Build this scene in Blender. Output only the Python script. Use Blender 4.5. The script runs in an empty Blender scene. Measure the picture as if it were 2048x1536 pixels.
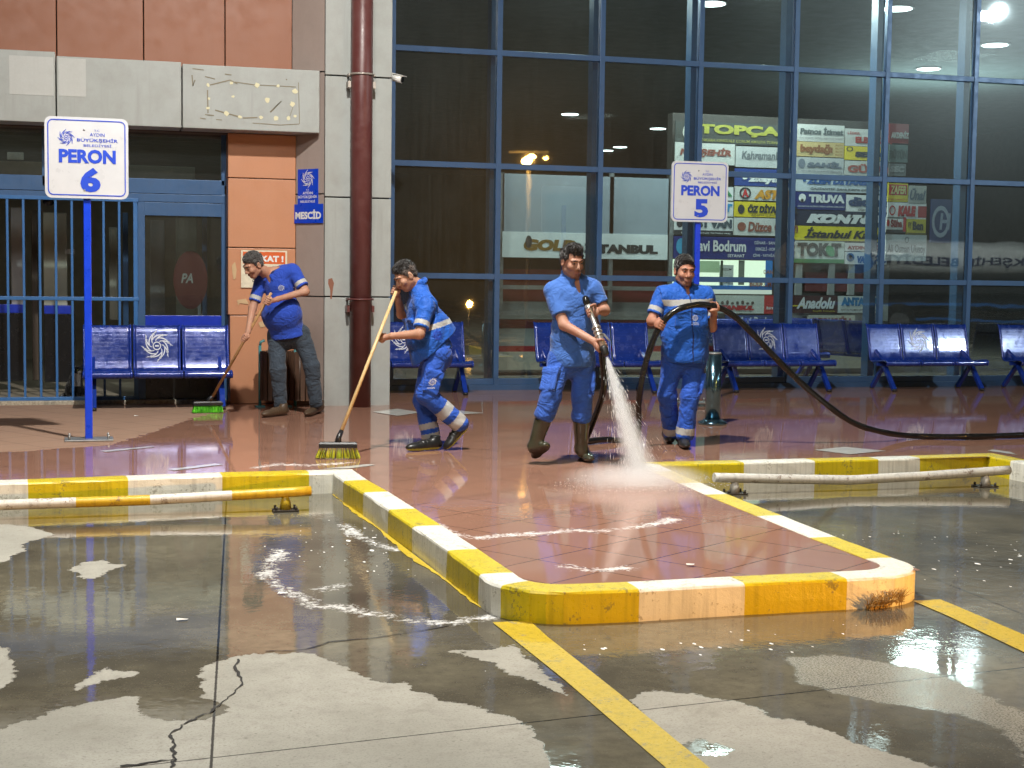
import bpy, bmesh, math, random
import numpy as np
from mathutils import Vector, Matrix
from mathutils.bvhtree import BVHTree
random.seed(7); rng = np.random.default_rng(7)
SC = bpy.context.scene
COL = SC.collection

# ---------------------------------------------------------------- camera
F_PX, PITCH, ROLL, YAW, CAM_H = 2940.0, 0.0737, 0.0134, 0.2727, 1.6
_c, _s = math.cos(ROLL), math.sin(ROLL)
_F = Vector((0, math.cos(PITCH), -math.sin(PITCH))); _U = Vector((0, math.sin(PITCH), math.cos(PITCH))); _R = Vector((1, 0, 0))
_rz = Matrix.Rotation(-YAW, 3, 'Z')
CF, CR, CU = _rz @ _F, _rz @ (_c * _R + _s * _U), _rz @ (-_s * _R + _c * _U)
CP = Vector((0, 0, CAM_H))
cam_d = bpy.data.cameras.new('camera'); cam = bpy.data.objects.new('camera', cam_d); COL.objects.link(cam)
cam_d.sensor_fit = 'HORIZONTAL'; cam_d.sensor_width = 36.0; cam_d.lens = 36.0 * F_PX / 2048.0
cam_d.clip_start = 0.05; cam_d.clip_end = 2000
cam.matrix_world = Matrix.Translation(CP) @ Matrix((CR, CU, -CF)).transposed().to_4x4()
SC.camera = cam

def ray(x, y): return CF + CR * ((x - 1024) / F_PX) - CU * ((y - 768) / F_PX)
def G(x, y, z=0.0):                     # point of a horizontal plane seen at a photo position
    d = ray(x, y); return CP + d * ((z - CAM_H) / d.z)
def V(x, y, v):                         # point of a plane parallel to the facade
    d = ray(x, y); return CP + d * (v / d.y)

# ---------------------------------------------------------------- night sky, moon-weak sun, exposure
W = bpy.data.worlds.new('World'); SC.world = W; W.use_nodes = True
nt = W.node_tree; nt.nodes.clear()
sky = nt.nodes.new('ShaderNodeTexSky'); sky.sky_type = 'NISHITA'; sky.sun_disc = False
sky.sun_elevation = math.radians(25); sky.sun_rotation = math.radians(180)
bg = nt.nodes.new('ShaderNodeBackground'); bg.inputs['Strength'].default_value = 0.003
wo = nt.nodes.new('ShaderNodeOutputWorld')
nt.links.new(sky.outputs[0], bg.inputs[0]); nt.links.new(bg.outputs[0], wo.inputs[0])
SC.view_settings.view_transform = 'Standard'; SC.view_settings.look = 'None'
SC.view_settings.exposure = 0.0; SC.view_settings.gamma = 1.0; SC.view_settings.use_curve_mapping = False
SC.cycles.use_denoising = True
SC.cycles.max_bounces = 8; SC.cycles.transparent_max_bounces = 24; SC.cycles.glossy_bounces = 5
SC.cycles.volume_bounces = 3; SC.cycles.caustics_reflective = False; SC.cycles.caustics_refractive = False
SC.cycles.sample_clamp_indirect = 6.0; SC.cycles.blur_glossy = 0.2
sun_d = bpy.data.lights.new('sun', 'SUN'); sun_d.energy = 0.05; sun_d.angle = math.radians(10); sun_d.color = (1, .93, .85)
sun = bpy.data.objects.new('sun', sun_d); COL.objects.link(sun); sun.rotation_euler = (math.radians(50), 0, math.radians(-10))

# ---------------------------------------------------------------- object helpers
def tag(o, label=None, cat=None, group=None, kind=None):
    if label: o['label'] = label
    if cat: o['category'] = cat
    if group: o['group'] = group
    if kind: o['kind'] = kind
    return o
def empty(name, loc, label, cat, group=None, rz=0.0):
    o = bpy.data.objects.new(name, None); COL.objects.link(o); o.location = loc; o.rotation_euler = (0, 0, rz)
    o.empty_display_size = .1
    return tag(o, label, cat, group)
def copy_tree(o, parent=None):
    c = o.copy(); COL.objects.link(c)
    if parent: c.parent = parent
    for ch in list(o.children): copy_tree(ch, c)
    return c
class MB:
    """collects shapes and links them as one mesh object"""
    def __init__(s): s.v = []; s.f = []; s.m = []; s.sm = []
    def add(s, vs, fs, mi=0, smooth=False):
        b = len(s.v); s.v += [tuple(v) for v in vs]; s.f += [tuple(b + i for i in f) for f in fs]
        s.m += [mi] * len(fs); s.sm += [smooth] * len(fs); return s
    def box(s, a, b, mi=0, bev=0.0):
        x0, y0, z0 = a; x1, y1, z1 = b
        if x0 > x1: x0, x1 = x1, x0
        if y0 > y1: y0, y1 = y1, y0
        if z0 > z1: z0, z1 = z1, z0
        if bev <= 0:
            vs = [(x, y, z) for x in (x0, x1) for y in (y0, y1) for z in (z0, z1)]
            return s.add(vs, [(0, 1, 3, 2), (4, 6, 7, 5), (0, 4, 5, 1), (2, 3, 7, 6), (0, 2, 6, 4), (1, 5, 7, 3)], mi)
        bm = bmesh.new(); bmesh.ops.create_cube(bm, size=1)
        for v in bm.verts:
            v.co = Vector(((v.co.x + .5) * (x1 - x0) + x0, (v.co.y + .5) * (y1 - y0) + y0, (v.co.z + .5) * (z1 - z0) + z0))
        bmesh.ops.bevel(bm, geom=bm.edges[:], offset=min(bev, .45 * min(x1 - x0, y1 - y0, z1 - z0)), segments=2, affect='EDGES', profile=.5)
        s.bm(bm, mi); return s
    def bm(s, bm, mi=0, smooth=False):
        bm.verts.index_update(); s.add([v.co[:] for v in bm.verts], [[v.index for v in f.verts] for f in bm.faces], mi, smooth); bm.free(); return s
    def tube(s, pts, r, n=10, mi=0, caps=True, smooth=True):
        pts = [Vector(p) for p in pts]; rs = r if isinstance(r, (list, tuple)) else [r] * len(pts)
        vs = []; prev = None
        for i, p in enumerate(pts):
            t = (pts[min(i + 1, len(pts) - 1)] - pts[max(i - 1, 0)]).normalized()
            if prev is None:
                a = t.cross(Vector((0, 0, 1)))
                if a.length < 1e-3: a = t.cross(Vector((1, 0, 0)))
                a.normalize()
            else: a = (prev - t * prev.dot(t)).normalized()
            prev = a; b = t.cross(a)
            for k in range(n):
                th = 2 * math.pi * k / n; vs.append(p + (a * math.cos(th) + b * math.sin(th)) * rs[i])
        fs = []
        for i in range(len(pts) - 1):
            for k in range(n): fs.append((i * n + k, i * n + (k + 1) % n, (i + 1) * n + (k + 1) % n, (i + 1) * n + k))
        s.add(vs, fs, mi, smooth)
        if caps:
            b = len(s.v) - len(vs)
            s.f += [tuple(b + k for k in reversed(range(n))), tuple(b + (len(pts) - 1) * n + k for k in range(n))]; s.m += [mi] * 2; s.sm += [False] * 2
        return s
    def bar(s, p, q, w, d, mi=0, up=(0, 0, 1)):
        """rectangular bar from p to q"""
        p, q = Vector(p), Vector(q); t = (q - p).normalized(); a = t.cross(Vector(up))
        if a.length < 1e-3: a = t.cross(Vector((0, 1, 0)))
        a.normalize(); b = a.cross(t)
        vs = [c + a * (i * w / 2) + b * (j * d / 2) for c in (p, q) for i, j in ((-1, -1), (1, -1), (1, 1), (-1, 1))]
        return s.add(vs, [(3, 2, 1, 0), (4, 5, 6, 7), (0, 1, 5, 4), (1, 2, 6, 5), (2, 3, 7, 6), (3, 0, 4, 7)], mi)
    def ball(s, c, r, n=10, mi=0):
        bm = bmesh.new(); bmesh.ops.create_uvsphere(bm, u_segments=n, v_segments=max(4, n // 2 + 1), radius=1)
        rr = r if isinstance(r, (tuple, list)) else (r, r, r)
        for v in bm.verts: v.co = Vector((v.co.x * rr[0] + c[0], v.co.y * rr[1] + c[1], v.co.z * rr[2] + c[2]))
        return s.bm(bm, mi, True)
    def build(s, name, mats, parent=None, loc=None):
        me = bpy.data.meshes.new(name); me.from_pydata(s.v, [], s.f)
        for m in (mats if isinstance(mats, (list, tuple)) else [mats]): me.materials.append(m)
        me.polygons.foreach_set('material_index', s.m); me.polygons.foreach_set('use_smooth', s.sm); me.update()
        o = bpy.data.objects.new(name, me); COL.objects.link(o)
        if loc: o.location = loc
        if parent: o.parent = parent
        return o
def np_mesh(name, verts, quads, mats, parent=None, smooth=True, midx=None):
    me = bpy.data.meshes.new(name); n = len(verts); m = len(quads)
    me.vertices.add(n); me.vertices.foreach_set('co', np.asarray(verts, np.float32).ravel())
    me.loops.add(m * 4); me.loops.foreach_set('vertex_index', np.asarray(quads, np.int32).ravel())
    me.polygons.add(m); me.polygons.foreach_set('loop_start', np.arange(0, m * 4, 4, dtype=np.int32))
    for mm in (mats if isinstance(mats, (list, tuple)) else [mats]): me.materials.append(mm)
    if midx is not None: me.polygons.foreach_set('material_index', np.asarray(midx, np.int32))
    me.polygons.foreach_set('use_smooth', np.full(m, smooth)); me.update(calc_edges=True); me.validate()
    o = bpy.data.objects.new(name, me); COL.objects.link(o)
    if parent: o.parent = parent
    return o

# ---------------------------------------------------------------- material helpers
class NT:
    def __init__(s, name):
        s.mat = bpy.data.materials.new(name); s.mat.use_nodes = True; s.t = s.mat.node_tree; s.t.nodes.clear()
        s.out = s.n('ShaderNodeOutputMaterial')
    def n(s, typ, **kw):
        nd = s.t.nodes.new(typ)
        for k, v in kw.items(): setattr(nd, k, v)
        return nd
    def l(s, a, b): s.t.links.new(a, b)
    def val(s, inp, x):
        if hasattr(x, 'links') or isinstance(x, bpy.types.NodeSocket): s.l(x, inp)
        else: inp.default_value = x
    def math(s, op, a, b=None, c=None, clamp=False):
        nd = s.n('ShaderNodeMath', operation=op); nd.use_clamp = clamp
        s.val(nd.inputs[0], a)
        if b is not None: s.val(nd.inputs[1], b)
        if c is not None: s.val(nd.inputs[2], c)
        return nd.outputs[0]
    def noise(s, vec, scale, detail=4, rough=.55, dist=0.0):
        nd = s.n('ShaderNodeTexNoise'); nd.inputs['Scale'].default_value = scale; nd.inputs['Detail'].default_value = detail
        nd.inputs['Roughness'].default_value = rough; nd.inputs['Distortion'].default_value = dist
        if vec is not None: s.l(vec, nd.inputs['Vector'])
        return nd.outputs['Fac']
    def mapr(s, x, a, b, c=0.0, d=1.0, smooth=False):
        nd = s.n('ShaderNodeMapRange'); nd.interpolation_type = 'SMOOTHSTEP' if smooth else 'LINEAR'
        s.l(x, nd.inputs[0])
        for i, q in enumerate((a, b, c, d)): nd.inputs[i + 1].default_value = q
        return nd.outputs[0]
    def mix(s, f, a, b, mode='MIX'):
        nd = s.n('ShaderNodeMix', data_type='RGBA', blend_type=mode)
        s.val(nd.inputs[0], f)
        for i, q in ((6, a), (7, b)):
            if isinstance(q, (tuple, list)): nd.inputs[i].default_value = (*q, 1) if len(q) == 3 else q
            else: s.l(q, nd.inputs[i])
        return nd.outputs[2]
    def mixf(s, f, a, b):
        nd = s.n('ShaderNodeMix', data_type='FLOAT'); s.val(nd.inputs[0], f); s.val(nd.inputs[2], a); s.val(nd.inputs[3], b); return nd.outputs[0]
    def coord(s, which='Object'):
        return s.n('ShaderNodeTexCoord').outputs[which]
    def geo(s): return s.n('ShaderNodeNewGeometry').outputs['Position']
    def attr(s, name): return s.n('ShaderNodeAttribute', attribute_name=name).outputs['Fac']
    def scale(s, vec, sx, sy, sz):
        nd = s.n('ShaderNodeMapping'); nd.inputs['Scale'].default_value = (sx, sy, sz); s.l(vec, nd.inputs[0]); return nd.outputs[0]
    def bump(s, h, strength=.3, dist=.01, normal=None):
        nd = s.n('ShaderNodeBump'); nd.inputs['Strength'].default_value = strength; nd.inputs['Distance'].default_value = dist
        s.l(h, nd.inputs['Height'])
        if normal is not None: s.l(normal, nd.inputs['Normal'])
        return nd.outputs[0]
    def bsdf(s, color, rough=.5, metal=0.0, spec=.5, normal=None, coat=0.0, coat_rough=.05, out=True, **kw):
        b = s.n('ShaderNodeBsdfPrincipled')
        if isinstance(color, (tuple, list)): b.inputs['Base Color'].default_value = (*color[:3], 1)
        else: s.l(color, b.inputs['Base Color'])
        s.val(b.inputs['Roughness'], rough); s.val(b.inputs['Metallic'], metal); s.val(b.inputs['Specular IOR Level'], spec)
        s.val(b.inputs['Coat Weight'], coat); s.val(b.inputs['Coat Roughness'], coat_rough)
        if normal is not None: s.l(normal, b.inputs['Normal'])
        for k, v in kw.items(): s.val(b.inputs[k], v)
        if out: s.l(b.outputs[0], s.out.inputs[0])
        return b.outputs[0]
def dirty(name, col, dark, rough=.5, scale=6, amt=.5, bumps=.1, metal=0.0, coat=0.0, streak=True, spec=.5, fine=60):
    """a painted or stone surface with blotches, vertical streaks of grime and a fine grain"""
    m = NT(name); p = m.geo()
    a = m.mapr(m.noise(p, scale, 5, .6), .42, .75, 0, amt)
    if streak:
        b = m.mapr(m.noise(m.scale(p, 9, 9, .6), 1.6, 4, .6), .5, .8, 0, amt)
        a = m.math('MAXIMUM', a, b)
    g = m.noise(p, fine, 3, .6)
    c = m.mix(a, col, dark); c = m.mix(m.mapr(g, .3, .7, 0, .12), c, (col[0] * .6, col[1] * .6, col[2] * .6))
    r = m.mapr(m.noise(p, scale * 2, 3), .3, .7, rough * .8, min(1, rough * 1.2))
    m.bsdf(c, r, metal, spec, m.bump(g, bumps, .003), coat)
    return m.mat
def plain(name, col, rough=.5, metal=0.0, coat=0.0, var=.12, scale=20, bumps=0.05, spec=.5):
    m = NT(name); p = m.coord('Object'); f = m.noise(p, scale, 4, .6)
    c = m.mix(m.mapr(f, .3, .7, 0, 1), tuple(x * (1 - var) for x in col), tuple(min(1, x * (1 + var)) for x in col))
    m.bsdf(c, m.mapr(f, .3, .7, rough * .85, min(1, rough * 1.15)), metal, spec, m.bump(f, bumps, .004), coat)
    return m.mat
def flat(name, col, rough=.5): 
    m = NT(name); f = m.noise(m.geo(), 35, 3); m.bsdf(m.mix(m.mapr(f, .35, .7, 0, .25), col, tuple(x * .8 for x in col)), rough); return m.mat
def emit(name, col, strength):
    m = NT(name); e = m.n('ShaderNodeEmission'); e.inputs[0].default_value = (*col, 1); e.inputs[1].default_value = strength
    m.l(e.outputs[0], m.out.inputs[0]); return m.mat
M = {}
_inks = {}
def ink(col, rough=.45):
    k = tuple(round(c, 3) for c in col)
    if k not in _inks: _inks[k] = flat('printed_colour', col, rough)
    return _inks[k]

# ---------------------------------------------------------------- lettering
def text_mesh(txt, shear=0.0, bold=0.0, spacing=1.0):
    cu = bpy.data.curves.new('t', 'FONT'); cu.body = txt; cu.fill_mode = 'FRONT'; cu.resolution_u = 3
    cu.shear = shear; cu.offset = bold; cu.space_character = spacing
    ob = bpy.data.objects.new('t', cu); COL.objects.link(ob)
    dg = bpy.context.evaluated_depsgraph_get(); dg.update()
    me = bpy.data.meshes.new_from_object(ob.evaluated_get(dg))
    vs = np.zeros(len(me.vertices) * 3); me.vertices.foreach_get('co', vs); vs = vs.reshape(-1, 3)
    fs = [tuple(p.vertices) for p in me.polygons]
    bpy.data.objects.remove(ob); bpy.data.curves.remove(cu); bpy.data.meshes.remove(me)
    return vs, fs
def text_on(mb, txt, org, right, up, w, h, mi=0, shear=0.0, bold=0.02, spacing=1.0, keep=False):
    """letters fitted to a w x h box whose lower left corner is org"""
    vs, fs = text_mesh(txt, shear, bold, spacing)
    if len(vs) == 0: return
    lo, hi = vs.min(0), vs.max(0); sx = w / max(1e-6, hi[0] - lo[0]); sy = h / max(1e-6, hi[1] - lo[1])
    ox = 0
    if keep:
        s0 = min(sx, sy); ox = (w - s0 * (hi[0] - lo[0])) / 2; sx = sy = s0
    org, right, up = Vector(org), Vector(right), Vector(up)
    mb.add([org + right * (ox + (v[0] - lo[0]) * sx) + up * ((v[1] - lo[1]) * sy) for v in vs], fs, mi)
def strip2d(pts, w):
    """flat ribbon along 2d points; w may be a list"""
    pts = [Vector((p[0], p[1])) for p in pts]; ws = w if isinstance(w, list) else [w] * len(pts); vs = []
    for i, p in enumerate(pts):
        t = (pts[min(i + 1, len(pts) - 1)] - pts[max(0, i - 1)]).normalized(); nrm = Vector((-t.y, t.x)) * ws[i] / 2
        vs += [p + nrm, p - nrm]
    return vs, [(2 * i, 2 * i + 1, 2 * i + 3, 2 * i + 2) for i in range(len(pts) - 1)]
def emblem2d(detail=True):
    """the municipality emblem: a ring of eight swirling figures round a small disc"""
    V2, F2 = [], []
    def add(vs, fs):
        b = len(V2); V2.extend(vs); F2.extend([tuple(b + i for i in f) for f in fs])
    for k in range(8):
        a0 = k * math.pi / 4
        for sgn, r0, r1, tw in ((1, .30, .98, 1.05), (1, .40, .88, 1.75)):
            pts = []
            for i in range(9):
                t = i / 8; r = r0 + (r1 - r0) * t; a = a0 + sgn * tw * (1 - t) ** 1.3
                pts.append((r * math.cos(a), r * math.sin(a)))
            add(*strip2d(pts, [.075 * (1 - .6 * abs(2 * t - .8)) if t > .0 else .03 for t in [i / 8 for i in range(9)]]))
        a = a0 + .28; c = (.74 * math.cos(a), .74 * math.sin(a))
        add([Vector((c[0] + .075 * math.cos(q * math.pi / 4), c[1] + .075 * math.sin(q * math.pi / 4))) for q in range(8)], [tuple(range(8))])
    n = 16
    ring = [Vector((.26 * math.cos(2 * math.pi * q / n), .26 * math.sin(2 * math.pi * q / n))) for q in range(n)] + \
           [Vector((.20 * math.cos(2 * math.pi * q / n), .20 * math.sin(2 * math.pi * q / n))) for q in range(n)]
    add(ring, [(q, (q + 1) % n, n + (q + 1) % n, n + q) for q in range(n)])
    add([Vector((x, y)) for x, y in ((-.12, -.05), (.12, -.05), (.12, .05), (-.12, .05))], [(0, 1, 2, 3)])
    return V2, F2
def emblem_on(mb, c, right, up, r, mi=0):
    V2, F2 = emblem2d(); c, right, up = Vector(c), Vector(right), Vector(up)
    mb.add([c + right * (v.x * r) + up * (v.y * r) for v in V2], F2, mi)
# ---------------------------------------------------------------- lamps (fixtures outside the frame, some mirrored in the glass, some added as fill)
M['galv'] = plain('galvanised_steel', (.35, .36, .37), .45, .8)
M['lampglass'] = emit('floodlight_glass', (1, .95, .86), 60)
M['sodium'] = emit('sodium_lamp_glass', (1, .50, .10), 500)
M['cool'] = emit('cool_lamp_glass', (.85, .95, 1), 160)
def lamp_light(name, loc, power, col, r, parent, aim=None, size=140):
    d = bpy.data.lights.new(name, 'SPOT' if aim else 'POINT'); d.energy = power; d.color = col; d.shadow_soft_size = r
    o = bpy.data.objects.new(name, d); COL.objects.link(o); o.parent = parent; o.location = Vector(loc) - parent.location
    if aim:
        d.spot_size = math.radians(size); d.spot_blend = 1.0; o.rotation_euler = (Vector(aim) - Vector(loc)).to_track_quat('-Z', 'Y').to_euler()
KEY = Vector((1.9, 9.0, 8.1))
fl = empty('floodlight', (1.9, 18.6, 8.4), 'floodlight held out over the platforms on a long arm from the terminal roof', 'floodlight')
b = MB(); b.bar((0, 0, 0), (0, -9.6, 0), .1, .14); b.bar((0, -.1, 1.2), (0, -7, .05), .04, .04); b.build('bracket_arm', M['galv'], fl)
b = MB(); b.box((-.22, -9.8, -.18), (.22, -9.4, -.02), bev=.02); b.build('lamp_housing', M['galv'], fl)
b = MB(); b.box((-.19, -9.76, -.196), (.19, -9.44, -.182)); b.build('lamp_glass', M['lampglass'], fl)
lamp_light('lamp_light', KEY, 4600, (1.0, .972, .91), .12, fl, (2.6, 11.2, 0), 150)
ol = empty('street_lamp', (10.6, -.6, 0), 'orange sodium lamps on a low post at the far side of the bus lane', 'street lamp', 'lamps across the bus lane')
b = MB(); b.tube([(0, 0, 0), (0, 0, 4.75)], .05, 12); b.bar((-.5, 0, 4.75), (.5, 0, 4.75), .06, .06); b.build('lamp_post', M['galv'], ol)
for k, (dx, dz) in enumerate(((-.12, 4.5), (.05, 4.62), (.42, 4.60))):
    b = MB(); b.ball((dx, .1, dz), (.1, .06, .05) if k < 2 else (.05, .04, .03), 12); b.build('lamp_glass', M['sodium'], ol)
lamp_light('lamp_light', (10.5, -.35, 4.5), 260, (1, .48, .10), .1, ol)
wk = empty('vehicle_light_standin', (8.6, 1.3, 0), 'amber lamp on a short stand, standing in for an unseen vehicle light', 'amber lamp')  # stands in for the low amber light of an unseen vehicle
b = MB(); b.tube([(0, 0, 0), (0, 0, .8)], .02, 8); b.tube([(0, 0, 0), (0, 0, .02)], .16, 16); b.build('stand', M['galv'], wk)
b = MB(); b.ball((0, 0, .88), (.08, .08, .09), 14); b.build('lamp_glass', M['sodium'], wk)
lamp_light('lamp_light', (8.5, 1.42, .90), 2600, (1, .46, .09), .04, wk, (3.1, 6.3, .05), 44)
wl = empty('street_lamp', (23.5, -.5, 0), 'tall white floodlight mast at the far side of the bus lane', 'street lamp', 'lamps across the bus lane')
b = MB(); b.tube([(0, 0, 0), (0, 0, 9)], [.09, .05], 12); b.build('lamp_post', M['galv'], wl)
b = MB(); b.box((-.35, .1, 8.75), (.35, .35, 9.05), bev=.03); b.build('lamp_housing', M['galv'], wl)
b = MB(); b.box((-.31, .355, 8.78), (.31, .37, 9.02)); b.build('lamp_glass', M['cool'], wl)
lamp_light('lamp_light', (23.5, .45, 8.9), 6500, (.80, .97, 1), .15, wl, (11.7, 18, 5.2), 50)

f3 = empty('floodlight', (21.0, 18.6, 8.4), 'unseen floodlight added on a roof arm to light the parked tanker lorry', 'floodlight')  # added lamp, there only to brighten the lorry for its reflection
b = MB(); b.bar((0, 0, 0), (0, -9.6, 0), .1, .14); b.build('bracket_arm', M['galv'], f3)
b = MB(); b.box((-.22, -9.8, -.18), (.22, -9.4, -.02), bev=.02); b.build('lamp_housing', M['galv'], f3)
b = MB(); b.box((-.19, -9.76, -.196), (.19, -9.44, -.182)); b.build('lamp_glass', M['lampglass'], f3)
lamp_light('lamp_light', (21.0, 9.0, 8.1), 4200, (.95, 1, .95), .12, f3, (22, 1.6, 2.0), 75)
f4 = empty('floodlight', (-3.0, 2.6, 0), 'unseen soft fill lamp added on a mast behind the camera', 'floodlight')  # added fill lamp that softens the shadows
b = MB(); b.tube([(0, 0, 0), (0, 0, 9.3)], [.09, .06], 12); b.bar((0, 0, 9.3), (1.6, 0, 9.3), .06, .06); b.build('lamp_post', M['galv'], f4)
b = MB(); b.box((-.9, -.3, 9.2), (2.6, .3, 9.28), bev=.02); b.build('lamp_housing', M['galv'], f4)
lamp_light('lamp_light', (-2.0, 2.6, 8.3), 1900, (1, .97, .92), 1.1, f4)
# ---------------------------------------------------------------- ground masks
def seg_dist(P, a, b):
    a, b = np.array(a), np.array(b); d = b - a; t = np.clip(((P - a) @ d) / (d @ d + 1e-12), 0, 1)
    return np.linalg.norm(P - a - t[:, None] * d, axis=1)
def poly_sdf(P, poly):
    """positive inside"""
    n = len(poly); dist = np.full(len(P), 9.0); ins = np.zeros(len(P), bool)
    for i in range(n):
        a, b = poly[i], poly[(i + 1) % n]; dist = np.minimum(dist, seg_dist(P, a, b))
        c = ((a[1] > P[:, 1]) != (b[1] > P[:, 1])); den = (b[1] - a[1]) if abs(b[1] - a[1]) > 1e-9 else 1e-9
        ins ^= c & (P[:, 0] < (b[0] - a[0]) * (P[:, 1] - a[1]) / den + a[0])
    return np.where(ins, dist, -dist)
def line_dist(P, pts):
    d = np.full(len(P), 9.0)
    for a, b in zip(pts[:-1], pts[1:]): d = np.minimum(d, seg_dist(P, a, b))
    return d
def gp(pts, z=0.0): return [tuple(G(x, y, z)[:2]) for x, y in pts]
def sheet(name, u0, u1, v0, v1, step, z, mat, masks):
    us = np.arange(u0, u1 + step * .5, step); vs = np.arange(v0, v1 + step * .5, step); nu, nv = len(us), len(vs)
    X, Y = np.meshgrid(us, vs, indexing='ij'); P = np.stack([X.ravel(), Y.ravel()], 1)
    vv = np.column_stack([P, np.full(len(P), z)])
    i, j = np.meshgrid(np.arange(nu - 1), np.arange(nv - 1), indexing='ij'); a = (i * nv + j).ravel()
    o = np_mesh(name, vv, np.column_stack([a, a + nv, a + nv + 1, a + 1]), mat)
    for k, f in masks.items():
        at = o.data.attributes.new(k, 'FLOAT', 'POINT'); at.data.foreach_set('value', np.asarray(f(P), np.float32))
    return o
DRY_PX = [
 [(0,1462),(20,1446),(85,1435),(100,1420),(180,1404),(280,1392),(268,1425),(300,1432),(345,1440),(440,1438),(448,1412),(410,1392),(398,1350),(410,1332),(445,1320),(500,1308),(600,1306),(670,1321),(698,1335),(717,1350),(768,1368),(807,1366),(842,1385),(881,1401),(944,1409),(975,1422),(1022,1438),(1069,1460),(1095,1536),(1100,1700),(-200,1700),(-120,1470)],
 [(0,1289),(31,1322),(30,1335),(24,1350),(0,1388),(-80,1380),(-80,1290)],
 [(0,1049),(53,1052),(114,1069),(50,1085),(44,1104),(20,1116),(0,1128),(-80,1130),(-80,1050)],
 [(130,1140),(170,1125),(205,1120),(215,1127),(255,1130),(210,1145),(175,1163),(160,1155),(165,1147)],
 [(152,1382),(170,1360),(215,1332),(235,1345),(280,1343),(265,1355),(210,1360),(165,1375)],
 [(889,1297),(924,1301),(991,1299),(1006,1288),(1026,1290),(1049,1309),(1108,1364),(1147,1395),(1120,1383),(1077,1364),(1014,1346),(983,1325),(940,1313)],
 [(1264,1405),(1291,1380),(1377,1385),(1420,1395),(1467,1399),(1498,1407),(1529,1426),(1560,1440),(1607,1442),(1650,1458),(1690,1480),(1800,1512),(1900,1545),(1960,1700),(1450,1700),(1380,1540)]]
SEMI_PX = [[(1572,1315),(1623,1315),(1662,1309),(1736,1321),(1814,1333),(1881,1348),(1931,1372),(1978,1395),(2029,1415),(2060,1430),(2060,1540),(2006,1454),(1931,1434),(1857,1417),(1795,1411),(1717,1395),(1658,1383),(1642,1372),(1584,1368),(1592,1348)]]
WETHOLE_PX = [[(1350,1490),(1400,1478),(1450,1490),(1475,1502),(1440,1512),(1390,1512)]]
FOAM_PX = [[(540,1130),(533,1155),(563,1177),(603,1197),(625,1212),(687,1212),(726,1227),(775,1230),(828,1243),(898,1247),(960,1238),(990,1232)],
           [(690,1050),(720,1075),(760,1090),(800,1100)], [(640,1178),(690,1170)], [(560,1100),(548,1120)]]
FOAM2_PX = [[(850,1040),(880,1058),(905,1068),(960,1075),(1020,1070),(1090,1066),(1150,1060),(1200,1063),(1240,1058),(1300,1050),(1345,1038)],
            [(1130,1132),(1180,1140),(1250,1136)], [(510,935),(560,928),(620,930),(700,925)]]
DRY2_PX = [[(-300,908),(0,905),(140,895),(215,890),(250,880),(290,868),(390,836),(445,823),(470,816),(420,808),(-300,806)]]
dry_polys = [gp(p) for p in DRY_PX]; semi = [gp(p) for p in SEMI_PX]; hole = [gp(p) for p in WETHOLE_PX]
foam = [gp(p) for p in FOAM_PX]; foam2 = [gp(p, .15) for p in FOAM2_PX]; dry2 = [gp(p, .15) for p in DRY2_PX]
def m_dry(P):
    d = np.max([poly_sdf(P, q) for q in dry_polys], 0); h = np.max([poly_sdf(P, q) for q in hole], 0)
    return np.clip(np.minimum(d, -h), -.6, .6)
def m_semi(P): return np.clip(np.max([poly_sdf(P, q) for q in semi], 0), -.6, .6)
def m_foam(P): return np.clip(np.min([line_dist(P, q) for q in foam], 0), 0, 1)
def m_foam2(P):
    a = np.min([line_dist(P, q) for q in foam2], 0); c = np.array(G(1285, 968, .15)[:2])
    return np.clip(np.minimum(a, np.linalg.norm((P - c) / np.array([1.3, .75]), axis=1) * .55 - .02), 0, 1)
def m_fleck_glint(P):                        # where foam flecks drift; at right the same white paints ripple glints
    c1 = np.array(G(1980, 1120)[:2]); c2 = np.array(G(1450, 1290)[:2]); c3 = np.array(G(760, 1090)[:2])
    d = np.minimum(np.minimum(np.linalg.norm((P - c1) / [1.1, 1.3], axis=1), np.linalg.norm((P - c2) / [1.4, .4], axis=1)), np.linalg.norm((P - c3) / [.9, 1.4], axis=1))
    return np.clip(1.2 - d, 0, 1)

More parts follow.
